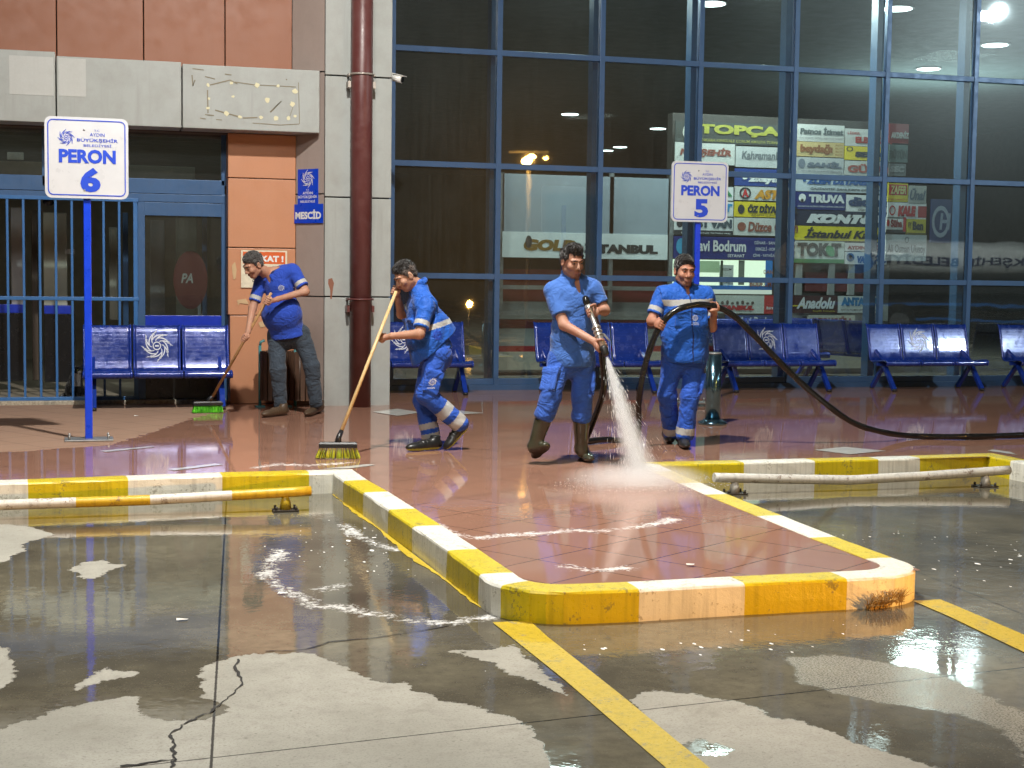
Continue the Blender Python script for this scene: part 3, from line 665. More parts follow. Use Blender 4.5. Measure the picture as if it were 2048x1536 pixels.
slab('lobby_wall', -40, 84, 320, 365, 18.6, plain('lobby_cream', (.22, .20, .16), .6)); slab('lobby_wall', 14, 47, 304, 320, 18.58, plain('lobby_light', (.45, .45, .42), .6)); slab('lobby_wall', 255, 390, 330, 372, 19, plain('lobby_dim', (.12, .12, .10), .6))
# red round sticker with the letters of a parking mark on the side window
st = MB(); c = V(381, 560, 17.1); n = 40
st.add([(c.x + .19 * math.cos(2 * math.pi * k / n), 17.10, c.z + .33 * math.sin(2 * math.pi * k / n)) for k in range(n)], [tuple(range(n))], 0)
a = V(362, 566, 17.095); text_on(st, 'PA', (a.x, 17.092, a.z), (1, 0, 0), (0, 0, 1), .135, .11, 1, .25, .03)
part('door_sticker', st, [flat('faded_red', (.16, .02, .02)), ink((.5, .5, .48))])
# stone threshold
b = MB(); b.box((-6, 16.47, .1), (1.33, 16.72, .19), 0, .01); part('threshold', b, dirty('speckled_threshold', (.42, .38, .30), (.10, .09, .07), .7, 40, .9, .4))
lamp = bpy.data.lights.new('lobby_light', 'AREA'); lamp.energy = 16; lamp.color = (.9, 1, .9); lamp.size = 3.4
lo = bpy.data.objects.new('lobby_light', lamp); COL.objects.link(lo); lo.location = (.4, 20.0, 3.0)

# ---------------------------------------------------------------- folding gate in front of the entrance
b = MB(); b.box((-6, 17.31, 3.1), (2.3, 17.9, 3.2)); b.box((1.33, 16.7, .15), (1.36, 17.35, 3.1)); part('jamb', b, M['upper'])
gt = empty('security_gate', (0, 16.56, .15), 'blue barred security gate across the dark entrance on the left', 'gate')
gv = 16.56
for y in (397, 597, 797):
    b = MB(); q = V(140, y, gv); b.box((-1.6, gv - .02, q.z - .02), (V(274, 600, gv).x + .02, gv + .02, q.z + .02), 0, .004); part('rail', b, M['gate'], gt)
for x in (-46, -14, 18, 50, 82, 114, 146, 177, 209, 240, 272):
    b = MB(); q0, q1 = V(x + (x - 140) * .0, 397, gv), V(x, 797, gv); w = .026 if x < 270 else .045
    b.box((q1.x - w / 2 + .003, gv - .014, q1.z), (q1.x + w / 2 + .003, gv + .014, q0.z), 0, .003); part('bar', b, M['gate'], gt)
b = MB(); q = V(97, 404, 16.66); b.ball((q.x, 16.66, q.z), (.06, .05, .045), 14); part('dome_camera', b, M['black'], gt)
# ---------------------------------------------------------------- surveillance camera on the column edge
cc = empty('security_camera', (3.07, 16.3, V(790, 152, 16.2).z), 'small white surveillance camera on the edge of the white column', 'security camera')
M['camwhite'] = plain('camera_white', (.75, .75, .72), .35)
b = MB(); b.tube([(0.002, 0, 0), (.03, 0, 0)], .062, 18); b.build('base_plate', M['camwhite'], cc)
b = MB(); b.tube([(.03, 0, 0), (.06, -.02, -.02)], .012, 8); b.build('bracket', M['camwhite'], cc)
b = MB(); b.tube([(.055, -.01, .0), (.155, -.09, -.035)], .042, 18); b.bar((.06, -.02, .04), (.18, -.115, .0), .085, .008); h = b.build('housing', M['camwhite'], cc)
b = MB(); b.tube([(.1555, -.0904, -.0352), (.159, -.0932, -.0364)], .034, 16); b.build('lens', M['black'], h)
BLUE = (.012, .06, .55); NAVY = (.012, .022, .11); WHITE = (.72, .72, .70)
M['signwhite'] = plain('white_sign_sheet', (.54, .56, .59), .3, 0, 0, .04, 6, .01); M['polblue'] = plain('blue_pole_paint', (.006, .05, .62), .3, 0, 0, .1, 12, .03)
M['steel'] = plain('dull_steel', (.30, .31, .31), .4, .7, 0, .2, 15)
def round_rect(w, h, r, n=5):
    out = []
    for cx, cy, a0 in ((w / 2 - r, h / 2 - r, 0), (-w / 2 + r, h / 2 - r, 90), (-w / 2 + r, -h / 2 + r, 180), (w / 2 - r, -h / 2 + r, 270)):
        out += [(cx + r * math.cos(math.radians(a0 + 90 * k / n)), cy + r * math.sin(math.radians(a0 + 90 * k / n))) for k in range(n + 1)]
    return out
def rr_ring(mb, w, h, r, t, y, mi=0):
    a, c = round_rect(w, h, r), round_rect(w - 2 * t, h - 2 * t, r - t); n = len(a)
    mb.add([(x, y, z) for x, z in a] + [(x, y, z) for x, z in c], [(i, (i + 1) % n, n + (i + 1) % n, n + i) for i in range(n)], mi)
# ---------------------------------------------------------------- platform number signs
def peron(loc, num, label, bolt, tilt):
    t = empty('platform_sign', loc, label, 'sign', 'numbered platform signs on blue poles', tilt)
    b = MB(); b.box((-.031, -.018, .01), (.031, .018, 2.45), 0, .006); b.build('pole', M['polblue'], t)
    b = MB(); b.box((-.20, -.13, 0), (.20, .13, .014), 0, .004)
    bb = b.build('base_plate', M['steel'], t)
    b = MB()
    for sx in (-.16, .16):
        for sy in (-.09, .09): b.tube([(sx, sy, .014), (sx, sy, .05)], .011, 6)
    b.build('bolt', M['steel'], bb)
    w, h, zc = .675, .675, 2.385
    a = round_rect(w, h, .055); n = len(a); b = MB()
    b.add([(x, -.045, z + zc) for x, z in a] + [(x, -.02, z + zc) for x, z in a], [tuple(range(n)), tuple(range(n, 2 * n))[::-1]] + [(i, n + i, n + (i + 1) % n, (i + 1) % n) for i in range(n)])
    bd = b.build('sign_board', M['signwhite'], t)
    b = MB(); rr_ring(b, w - .045, h - .045, .045, .009, -.0475); b.v = [(x, y, z + zc) for x, y, z in b.v]; b.build('border_line', ink(BLUE), bd)
    b = MB(); R, Uz = (1, 0, 0), (0, 0, 1); y = -.048
    text_on(b, 'PERON', (-.225, y, zc - .045), R, Uz, .46, .116, 0, 0, .045)
    text_on(b, num, (-.062 + (.008 if num == '6' else .0), y, zc - .285), R, Uz, .165, .205, 0, 0, .05)
    text_on(b, 'T.C.', (.062, y, zc + .222), R, Uz, .045, .016, 0, 0, .0)
    text_on(b, 'AYDIN', (.025, y, zc + .182), R, Uz, .12, .027, 0, 0, .004)
    text_on(b, 'BÜYÜKŞEHİR', (-.078, y, zc + .128), R, Uz, .33, .042, 0, 0, .012)
    text_on(b, 'BELEDİYESİ', (-.025, y, zc + .095), R, Uz, .225, .026, 0, 0, .004)
    emblem_on(b, (-.165, y, zc + .165), R, Uz, .073)
    b.build('lettering', ink(BLUE), bd)
    b = MB()
    for z in (zc + .235, zc - .268): b.ball((-.02, -.047, z), (.009, .004, .009), 8)
    b.build('rivet', M['steel'], bd)
    return t
p6 = G(178, 880, .15); peron((p6.x, p6.y, .15), '6', 'white square platform sign numbered 6 on a blue pole beside the left bench', 0, .02)
p5 = V(1394, 437, 15.5); peron((p5.x + .01, 15.5, .15 + .03), '5', 'white square platform sign numbered 5 behind the man with the hose', 0, -.02)
# ---------------------------------------------------------------- signs on the cladding
def plate(name, c, right, w, h, mat, label, cat, thick=.006):
    """thin plate whose front faces the street; returns object, local right, up and front offset"""
    t = empty(name, c, label, cat); right = Vector(right).normalized(); up = Vector((0, 0, 1)); nrm = right.cross(up)
    b = MB(); vs = [right * (sx * w / 2) + up * (sz * h / 2) + nrm * (d * thick) for d in (1, 0) for sx, sz in ((-1, -1), (1, -1), (1, 1), (-1, 1))]
    b.add(vs, [(0, 1, 2, 3), (7, 6, 5, 4), (0, 4, 5, 1), (1, 5, 6, 2), (2, 6, 7, 3), (3, 7, 4, 0)]); b.build('panel', mat, t)
    return t, right, up, nrm * (thick + .0015)
M['signblue'] = plain('blue_vinyl_sign', (.005, .05, .52), .3, 0, 0, .06, 9, .03)
dv = Vector((xb - xa, 16.02 - WV, 0)).normalized(); nv = dv.cross(Vector((0, 0, 1)))
def on_splay(x, y):
    """where the line of sight meets the splayed panel"""
    d = ray(x, y); p0 = Vector((xb, 16.02, 0)); k = (p0 - CP).dot(nv) / d.dot(nv); return CP + d * k
tl, br = on_splay(597, 341), on_splay(637, 408); c = (tl + br) / 2 + nv * .004; w = (br - tl).length; w = math.hypot(br.x - tl.x, br.y - tl.y)
t, R, Uz, off = plate('municipal_sign', c, dv, w, tl.z - br.z + .02, M['signblue'], 'blue municipal sign with white emblem above the prayer room sign', 'sign')
b = MB(); emblem_on(b, Uz * .09 + off, R, Uz, .105)
for s_, z, ww, hh, bo in (('T.C.', -.045, .05, .022, .01), ('AYDIN', -.078, .15, .028, .02), ('BÜYÜKŞEHİR', -.128, w - .02, .045, .015), ('BELEDİYESİ', -.168, w * .72, .03, .015)):
    text_on(b, s_, -R * (ww / 2) + Uz * z + off, R, Uz, ww, hh, 0, 0, bo)
b.build('lettering', ink(WHITE), t)
tl, br = on_splay(591, 409), on_splay(648, 446); c = (tl + br) / 2 + nv * .012; w = math.hypot(br.x - tl.x, br.y - tl.y)
t, R, Uz, off = plate('prayer_room_sign', c, dv, w, tl.z - br.z, M['signblue'], 'small blue sign reading MESCİD below the emblem sign', 'sign')
b = MB(); text_on(b, 'MESCİD', -R * (w * .46) - Uz * .06 + off, R, Uz, w * .90, .105, 0, 0, .045); b.build('lettering', ink(WHITE), t)
a, c2 = V(482, 500, WV - .006), V(574, 576, WV - .006); cw, ch = c2.x - a.x, a.z - c2.z
t, R, Uz, off = plate('warning_sign', (a + c2) / 2, (1, 0, 0), cw, ch, plain('cream_enamel', (.66, .60, .46), .35), 'cream and orange enamel warning sign behind the grey haired sweeper', 'sign')
b = MB(); o2 = off
b.add([R * x + Uz * z + o2 for x, z in ((-cw * .46, ch * .14), (cw * .46, ch * .14), (cw * .46, ch * .46), (-cw * .46, ch * .46))], [(0, 1, 2, 3)], 0)
text_on(b, 'DİKKAT !', -R * cw * .42 + Uz * ch * .19 + o2 + Vector((0, -.001, 0)), R, Uz, cw * .84, ch * .22, 1, 0, .05)
text_on(b, 'MOTORLU ARAÇ', -R * cw * .42 - Uz * ch * .12 + o2, R, Uz, cw * .84, ch * .13, 2, 0, .02); text_on(b, 'GİREMEZ', -R * cw * .26 - Uz * ch * .36 + o2, R, Uz, cw * .52, ch * .13, 2, 0, .02)
b.build('lettering', [ink((.62, .11, .02)), ink(WHITE), ink((.05, .05, .05))], t)
# plaster stains on wall and pier
M['patchpaint'] = flat('flaked_filler', (.52, .36, .20), .8); M['rust'] = flat('rust_run', (.24, .10, .06), .8)
def blot(name, px, v, mat, jit=.01, parent=TB):
    b = MB(); pts = [V(x, y, v) for x, y in px]; b.add([(q.x + random.uniform(-jit, jit), v, q.z + random.uniform(-jit, jit)) for q in pts], [tuple(range(len(pts)))]); return part(name, b, mat)
blot('filler_patch', [(464,530),(470,524),(474,540),(471,556),(467,560),(465,545)], WV - .004, M['patchpaint'], .004)
blot('filler_patch', [(474,600),(492,598),(497,608),(480,606),(476,612)], WV - .004, M['patchpaint'], .004); blot('filler_patch', [(516,646),(533,640),(534,652),(520,656)], WV - .004, M['patchpaint'], .004)
blot('rust_run', [(657,558),(664,556),(668,566),(666,578),(664,598),(660,598),(660,580),(656,568)], 15.9965, M['rust'], .003)
# ---------------------------------------------------------------- waiting benches
M['benchblue'] = None
def bench_mat():
    m = NT('perforated_blue_steel'); p = m.coord('Object')
    v = m.n('ShaderNodeTexVoronoi'); v.inputs['Scale'].default_value = 95; v.inputs['Randomness'].default_value = 0.0; m.l(p, v.inputs['Vector'])
    hole = m.mapr(v.outputs['Distance'], .20, .34, 1, 0); n = m.noise(p, 7, 4, .6)
    c = m.mix(m.mapr(n, .35, .7), (.008, .028, .21), (.012, .042, .29)); c = m.mix(m.math('MULTIPLY', hole, .55), c, (.003, .006, .03))
    oi = m.n('ShaderNodeObjectInfo').outputs['Random']; pw = m.geo(); c = m.mix(m.mapr(oi, 0, 1, 0, .35), c, (.010, .026, .13)); scr = m.mapr(m.noise(m.scale(pw, 3, 3, 40), 4, 4, .7, 1.5), .66, .72, 0, .45); c = m.mix(scr, c, (.12, .15, .26))
    m.bsdf(c, m.mapr(m.noise(pw, 14, 4, .65), .3, .7, .10, .36), .15, .6, m.bump(m.math('ADD', m.math('MULTIPLY', hole, -1), m.math('MULTIPLY', n, .6)), .12, .006), .5, .08); return m.mat
M['benchblue'] = bench_mat(); M['benchedge'] = plain('blue_bench_tube', (.010, .036, .27), .2, .1, .5, .12, 10, .03); M['rubber'] = plain('black_rubber', (.012, .012, .012), .5)
def bench(loc, label, emblem=True, rz=0.0):
    t = empty('waiting_bench', loc, label, 'bench', 'blue steel waiting benches along the terminal', rz)
    # profile front to back: (y, z)
    prof = [(.02, .325), (-.02, .335), (-.035, .36), (-.03, .385), (-.005, .40), (.10, .395), (.25, .378), (.36, .372), (.405, .385), (.43, .42), (.455, .52), (.49, .66), (.525, .79), (.545, .845), (.56, .86), (.58, .853)]
    sw = .475
    for k in range(3):
        xo = (k - 1) * .513; b = MB(); n = len(prof)
        for sd in (0,):
            vs = []
            for (y, z) in prof:
                for x in (-sw / 2, -sw / 2 + .03, sw / 2 - .03, sw / 2): vs.append((xo + x, y, z))
            b.add(vs, [(4 * i + j, 4 * i + j + 1, 4 * i + 5 + j, 4 * i + 4 + j) for i in range(n - 1) for j in range(3)], 0, True)
        s = b.build('seat_shell', M['benchblue'], t)
        so = s.modifiers.new('thickness', 'SOLIDIFY'); so.thickness = .004; so.offset = 0
        for sx in (-1, 1):
            b = MB(); b.tube([(xo + sx * (sw / 2), y, z) for y, z in prof[1:]], .013, 8); b.build('side_tube', M['benchedge'], s)
        if k == 1 and emblem:
            b = MB(); V2, F2 = emblem2d()
            def onback(x, z):
                for (y0, z0), (y1, z1) in zip(prof[9:], prof[10:]):
                    if z0 <= z <= z1: return y0 + (y1 - y0) * (z - z0) / (z1 - z0)
                return prof[9][0]
            b.add([(xo + v.x * .17, onback(0, .645 + v.y * .175) - .006, .645 + v.y * .175) for v in V2], F2); b.build('emblem', ink((.70, .72, .78)), s)
    b = MB(); b.bar((-.77, .22, .345), (.77, .22, .345), .045, .045); b.build('beam', M['benchedge'], t)
    for sx in (-.655, .655):
        b = MB(); b.bar((sx, .23, .345), (sx, -.055, .02), .045, .055, 0, (1, 0, 0)); b.build('front_leg', M['benchedge'], t)
        b = MB(); b.bar((sx, .21, .345), (sx, .52, .02), .045, .05, 0, (1, 0, 0)); b.build('rear_leg', M['benchedge'], t)
        b = MB(); b.bar((sx, .22, .37), (sx, .47, .52), .03, .03, 0, (1, 0, 0)); b.build('back_strut', M['benchedge'], t)
        b = MB(); b.tube([(sx, -.06, 0), (sx, -.06, .03)], .03, 10); b.tube([(sx, .525, 0), (sx, .525, .03)], .03, 10); b.build('foot', M['rubber'], t)
    return t
bz = TZ + .002
B0 = bench((.57, 15.74, bz), 'blue three seat bench in front of the barred entrance on the left')
def bench_copy(loc, label, rz=0):
    c = copy_tree(B0); c.location = loc; c.rotation_euler = (0, 0, rz); c['label'] = label; return c
bench_copy((3.58, 17.28, bz), 'blue bench mostly hidden behind the sweeper in the vest')
bench_copy((6.02, 17.28, bz), 'blue bench behind the man spraying water')
bench_copy((8.44, 17.28, bz), 'blue bench right behind the bollard and the hose')
bench_copy((10.66, 17.22, bz), 'blue bench at the window to the right of the hose')
bench_copy((12.68, 17.20, bz), 'blue bench cut off by the right edge')
bench_copy((9.2, 18.9, .16), 'blue bench inside the hall behind the glass', .0)
bench_copy((10.75, 19.6, .16), 'inner blue bench turned sideways behind the glass', 1.9)
# ---------------------------------------------------------------- bollard
t = empty('bollard', (G(1425, 848, .15).x, G(1425, 848, .15).y, bz), 'bluish stainless steel bollard with round flange beside the man with the hose', 'bollard')
M['stainless'] = plain('blue_tinted_stainless', (.16, .30, .38), .16, .95, 0, .1, 10, .02)
b = MB(); b.tube([(0, 0, .02), (0, 0, .70)], .077, 28); b.build('post', M['stainless'], t)
b = MB(); b.tube([(0, 0, .70), (0, 0, .715)], [.079, .07], 28); b.build('cap', M['steel'], t)
b = MB(); b.tube([(0, 0, 0), (0, 0, .02), (0, 0, .05)], [.145, .145, .08], 28)
for k in range(4): b.tube([(.12 * math.cos(k * 1.57 + .4), .12 * math.sin(k * 1.57 + .4), .02), (.12 * math.cos(k * 1.57 + .4), .12 * math.sin(k * 1.57 + .4), .045)], .01, 6)
b.build('base_flange', M['stainless'], t)
# ---------------------------------------------------------------- wheel stop rails
def railpaint(name, col):
    return paint(name, col, (.16, .09, .05))
M['rw'], M['ry'] = railpaint('white_rail_paint', (.68, .66, .60)), railpaint('yellow_rail_paint', (.62, .40, .02))
def rail(loc, label, pts, r, cuts, feet, footm):
    t = empty('wheel_stop_rail', loc, label, 'wheel stop', 'low pipe wheel stops in the bus bays'); L = Vector(loc); b = MB(); n = 16
    ks = []
    for a, c in zip(pts[:-1], pts[1:]):
        for k in range(8): ks.append(a.lerp(c, k / 8) - L)
    ks.append(pts[-1] - L); f0 = len(b.f); b.tube(ks, r, n)
    for i in range(len(ks) - 1):
        x = (ks[i].x + ks[i + 1].x) / 2 + L.x; ci = 0
        for (xc, col) in cuts:
            if x >= xc: ci = col
        for k in range(n): b.m[f0 + i * n + k] = ci
    b.m[-2:] = [b.m[f0], ci]
    b.build('bar', [M['rw'], M['ry']], t)
    for (f, tilt) in feet:
        q = f - L; zt = min(k.z for k in ks) - .0
        b = MB(); b.tube([(q.x, q.y, .012), (q.x + tilt * .3, q.y, zt * .75), (q.x + tilt, q.y, zt + .02)], [.04, .034, .02], 12); fo = b.build('foot', footm, t)
        b = MB(); b.box((q.x - .085, q.y - .06, .002), (q.x + .085, q.y + .06, .012))
        for sx in (-.065, .065):
            for sy in (-.04, .04): b.tube([(q.x + sx, q.y + sy, .012), (q.x + sx, q.y + sy, .035)], .009, 6)
        b.build('foot_plate', plain('rusty_plate', (.07, .06, .05), .5, .4), fo)
    return t
lv = 9.84
P = [Vector((V(x, y, lv).x, lv, V(x, y, lv).z)) for x, y in ((-150, 1017), (0, 1010), (300, 1000), (622, 982))]
xs = [V(x, 1000, lv).x for x in (150, 305, 478)]
rail((P[1].x + 1, lv, 0), 'yellow and white striped pipe wheel stop in the left bay', P, .034, [(-9, 0), (xs[0], 1), (xs[1], 0), (xs[2], 1)], [(Vector((G(571, 1022).x, lv, 0)), 0.0)], M['ry'])
rv = 10.0
P = [Vector((V(x, y, rv).x, rv, V(x, y, rv).z)) for x, y in ((1428, 955), (1560, 958), (1700, 960), (1850, 952), (2018, 940))]
rail((P[2].x, rv, 0), 'bent white pipe wheel stop in the right bay', P, .036, [(-9, 0)], [(Vector((G(1474, 990).x, rv, 0)), -.0), (Vector((G(1972, 974).x, rv, 0)), 0.0)], M['rw'])
# ---------------------------------------------------------------- slatted litter bin
lb = empty('litter_bin', (V(556, 700, 15.95).x, 15.98, bz), 'brown slatted litter bin in a teal frame behind the grey haired sweeper', 'litter bin')
M['slat'] = dirty('brown_slats', (.085, .045, .028), (.04, .025, .018), .5, 20, .5, .2); M['teal'] = plain('teal_frame', (.05, .19, .20), .4, .1)
b = MB()
for sx in (-.19, .19): b.tube([(sx, 0, 0), (sx, 0, .66)], .017, 10)
b.tube([(-.19, 0, .66), (-.18, 0, .70), (-.14, 0, .715)], .015, 10); b.build('frame_post', M['teal'], lb)
for k, xo in enumerate((-.035, .25)):
    b = MB()
    for q in range(16):
        a = 2 * math.pi * q / 16; r = .145; cx, cy = xo * 1 - .0 + r * math.cos(a), r * math.sin(a); tx, ty = -math.sin(a), math.cos(a)
        w = .022; b.add([(cx + tx * s * w + math.cos(a) * d, cy + ty * s * w + math.sin(a) * d, z) for z in (.07, .60) for s, d in ((-1, 0), (1, 0), (1, .012), (-1, .012))], [(0, 1, 2, 3), (7, 6, 5, 4), (0, 4, 5, 1), (1, 5, 6, 2), (2, 6, 7, 3), (3, 7, 4, 0)])
    b.tube([(xo, 0, .08), (xo, 0, .59)], .135, 16, 0); b.build('slatted_barrel', M['slat'], lb)
b = MB()
for sx in (-.19, .10): b.box((sx - .05, -.06, 0), (sx + .05, .06, .012))
b.build('foot_plate', M['teal'], lb)
# ---------------------------------------------------------------- ticket office in the hall and its agency signs
SV = 20.5
ko = empty('ticket_office', (8, 21, .15), 'row of ticket counters with red bands behind the tall windows', 'ticket office')
M['kred'] = plain('dark_red_band', (.13, .018, .018), .35); M['kgrey'] = plain('grey_counter_front', (.26, .27, .26), .4, 0, 0, .1, 3); M['kdark'] = plain('dark_counter', (.05, .045, .04), .5)
def kpart(name, x0, x1, ya, yb, mat, v=SV + .06, d=.3):
    xm = (x0 + x1) / 2; z1, z0 = V(xm, ya, v).z, V(xm, yb, v).z; b = MB(); b.box((V(x0, 500, v).x, v, z0), (V(x1, 500, v).x, v + d, z1)); return part(name, b, mat, ko)
kpart('rear_wall', 1340, 1780, 235, 735, M['kdark'], SV + .10, .2)
kpart('red_band', 1000, 1340, 540, 606, M['kred']); kpart('grey_front', 1000, 1780, 606, 640, M['kgrey'], SV + .05); kpart('red_band', 1000, 1345, 640, 658, M['kred'], SV + .04)
kpart('grey_front', 1000, 1780, 658, 692, M['kgrey'], SV + .03); kpart('red_stripe', 1000, 1780, 692, 703, plain('red_stripe', (.26, .02, .02), .3), SV + .02); kpart('counter_base', 1000, 1780, 703, 738, plain('beige_base', (.36, .33, .27), .35), SV + .01)
kpart('steel_rail', 1000, 1345, 572, 580, M['steel'], SV - .03, .05); kpart('steel_rail', 1000, 1345, 624, 631, M['steel'], SV - .03, .05)
for x in (1003, 1222, 1342): kpart('kiosk_post', x - 4, x + 4, 345, 620, M['steel'], SV - .02, .06)
for x in (1600, 1665, 1705): kpart('kiosk_post', x - 6, x + 6, 528, 590, M['kgrey'], SV - .02, .06)
kpart('red_shutter', 1612, 1745, 545, 583, M['kred'], SV + .02, .05)
# ticket window with notices; lamplight on its boards is put in as glow
M['litpaper'] = emit('ticket_window_painted_glow', (.85, 1.0, .74), 1.7)
kpart('glowing_panel', 1345, 1546, 520, 574, M['litpaper'], SV + .0, .04)
kpart('window_head_strip', 1345, 1546, 571, 579, plain('blue_strip', (.02, .16, .5), .4), SV - .03, .03)
kpart('lamp_strip', 1420, 1546, 578, 588, emit('lit_strip', (.9, 1, .85), .9), SV - .02, .04)
for i, (x0, x1, ya, yb, c) in enumerate(((1440, 1468, 530, 574, (.62, .66, .6)), (1442, 1447, 521, 573, (.05, .08, .05)), (1478, 1490, 521, 570, (.16, .18, .14)), (1500, 1526, 560, 573, (.65, .62, .52)), (1398, 1440, 522, 545, (.45, .62, .36)), (1532, 1546, 521, 574, (.03, .2, .55)))):
    kpart('notice', x0, x1, ya, yb, ink(c), SV - .01 - .004 * i, .003)
def kt(txt, x0, x1, ya, yb, col, v):
    b = MB(); a, c = V(x0, yb, v), V(x1, ya, v); text_on(b, txt, (a.x, v, a.z), (1, 0, 0), (0, 0, 1), c.x - a.x, c.z - a.z, 0, 0, .02); part('notice_text', b, ink(col), ko)
kt('ÜZÜM', 1446, 1463, 536, 541, (.05, .05, .05), SV - .03); kt('İSTANBUL', 1444, 1466, 562, 568, (.05, .05, .05), SV - .03); kt('BODRUM', 1500, 1543, 563, 573, (.28, .08, .04), SV - .04); kt('GAN', 1527, 1546, 540, 548, (.3, .12, .06), SV - .04)

def agency(label, x0, x1, ya, yb, bgc, items, bands=(), depth=0.0, lean=0.0):
    """one agency board; items = (text, left, right, bottom, top in 0..1, colour, shear, bold)"""
    v = SV - .03 - depth; xm = (x0 + x1) / 2; u0, u1 = V(x0, (ya + yb) / 2, v).x, V(x1, (ya + yb) / 2, v).x; z1, z0 = V(xm, ya, v).z, V(xm, yb, v).z; w, h = u1 - u0, z1 - z0
    t = empty('agency_sign', ((u0 + u1) / 2, v, z0), label, 'sign', 'bus agency signs in the hall')
    b = MB(); b.box((-w / 2 + .003, 0, .003), (w / 2 - .003, .025, h - .003)); p = b.build('panel', ink(bgc, .4), t)
    b = MB(); cols = []
    def mi(c):
        if c not in cols: cols.append(c)
        return cols.index(c)
    for i, (a0, a1, c0, c1, col) in enumerate(bands): b.add([((a - .5) * w, -.001 - .0005 * i, c * h) for a, c in ((a0, c0), (a1, c0), (a1, c1), (a0, c1))], [(0, 1, 2, 3)], mi(col))
    for it in items:
        txt, l, r, bo, to, col, sh, bd = it
        if txt == '@disc':
            n = 14; b.add([((((l + r) / 2 - .5) + (r - l) / 2 * math.cos(2 * math.pi * k / n)) * w, -.004, ((bo + to) / 2 + (to - bo) / 2 * math.sin(2 * math.pi * k / n)) * h) for k in range(n)], [tuple(range(n))], mi(col))
        elif txt == '@ring':
            n = 16; vs = [((((l + r) / 2 - .5) + q * (r - l) / 2 * math.cos(2 * math.pi * k / n)) * w, -.005, ((bo + to) / 2 + q * (to - bo) / 2 * math.sin(2 * math.pi * k / n)) * h) for q in (1, .72) for k in range(n)]
            b.add(vs, [(k, (k + 1) % n, n + (k + 1) % n, n + k) for k in range(n)], mi(col))
        else: text_on(b, txt, ((l - .5) * w, -.006, bo * h), (1, 0, 0), (0, 0, 1), (r - l) * w, (to - bo) * h, mi(col), sh, bd * 1.15 + .008)
    b.build('lettering', [ink(c) for c in cols], p)
    return t
K = (.03, .03, .032); LG = (.50, .50, .47); DB = (.02, .05, .22); RD = (.45, .03, .03); YL = (.62, .48, .02); WH = (.66, .67, .66); BR = (.22, .07, .045)
A = agency
A('dark board reading TOPÇAM in yellow, topmost of the left block', 1350, 1592, 246, 289, (.06, .065, .06), [('TOPÇAM', .19, 1.0, .36, .90, (.32, .31, .06), 0, .04), ('ANKARA KIRIKKALE ÇORUM AMASYA TURHAL TOKAT', .2, .99, .06, .22, (.30, .29, .08), 0, .0), ('@disc', .06, .17, .1, .9, (.4, .4, .36), 0, 0)])
A('grey board reading NEVŞEHİR in red, under the dark TOPÇAM board', 1350, 1470, 286, 329, LG, [('NEVŞEHİR', .08, .94, .34, .80, (.22, .07, .05), .15, .04)])
A('grey board reading KahramanMaraş beside the NEVŞEHİR board', 1471, 1592, 294, 336, (.42, .43, .42), [('KahramanMaraş', .10, 1.0, .30, .78, (.14, .15, .16), .1, .02)])
A('navy board reading Özkaymak partly behind the transom', 1469, 1590, 338, 373, DB, [('Özkaymak', .08, 1.0, .14, .75, WH, .1, .05)])
A('pale board reading ASTUR in orange letters', 1469, 1590, 374, 402, LG, [('ASTUR', .32, 1.0, .12, .80, (.52, .24, .02), .2, .06), ('@ring', .08, .27, .1, .95, K, 0, 0), ('A', .12, .23, .25, .8, RD, 0, .05)])
A('yellow board reading ÖZ DİYARBAKIR in black', 1468, 1590, 404, 435, YL, [('ÖZ DİYARBAKIR', .22, 1.05, .28, .88, K, .12, .06), ('ADANA G.ANTEP Ş.URFA', .28, .98, .05, .2, K, 0, 0), ('@disc', .06, .17, .2, .8, K, 0, 0)])
A('pale board reading Düzce Güven in dark red, with amber reflections', 1467, 1590, 436, 472, LG, [('Düzce Güven', .23, 1.05, .22, .78, BR, .15, .03), ('@disc', .06, .2, .25, .75, BR, 0, 0)])
A('narrow white board with a green mark behind the platform 5 sign', 1350, 1467, 372, 400, WH, [('SELVA', .3, .98, .3, .8, (.03, .22, .08), 0, .05)])
A('narrow white board ending in blue letters behind the platform 5 sign', 1350, 1467, 402, 432, WH, [('BULUT', .4, .98, .3, .85, (.03, .25, .5), .1, .05)])
A('white board reading BEST VAN in dark letters over a black strip', 1348, 1466, 434, 471, WH, [('BEST VAN', .22, .98, .42, .9, (.06, .08, .10), 0, .06), ('BİTLİS MUŞ BİTLİS TATVAN VAN', .12, .95, .07, .2, WH, 0, .0), ('@disc', .04, .15, .4, .9, K, 0, 0)], [(0, 1, 0, .28, K)])
A('long navy board reading Mavi Bodrum above the lit ticket window', 1347, 1590, 474, 519, (.02, .03, .17), [('Mavi Bodrum', .14, .59, .34, .84, WH, 0, .02), ('SEYAHAT', .44, .58, .10, .24, WH, 0, .01), ('DİNAR - SANDIKLI - AFYON', .66, 1.02, .70, .88, WH, 0, .0), ('DENİZLİ - KORKUTELİ - ANTALYA', .67, 1.04, .42, .60, WH, 0, .0), ('ÇİNE - YATAĞAN - MİLAS - BODRUM', .65, 1.06, .12, .30, WH, 0, .0), ('@disc', .02, .1, .2, .9, (.05, .3, .5), 0, 0)])
A('pale board with a skyline reading İSTANBUL in red italics', 1345, 1548, 590, 627, (.55, .57, .52), [('İSTANBUL', .38, .80, .18, .52, RD, .25, .07), ('İST', .92, 1.0, .25, .4, WH, 0, .03)] + [('@disc', .42 + .05 * k, .45 + .05 * k, .5, .62 + .05 * (k % 3), (.12, .08, .07), 0, 0) for k in range(8)], [(.9, 1, 0, 1, RD)])
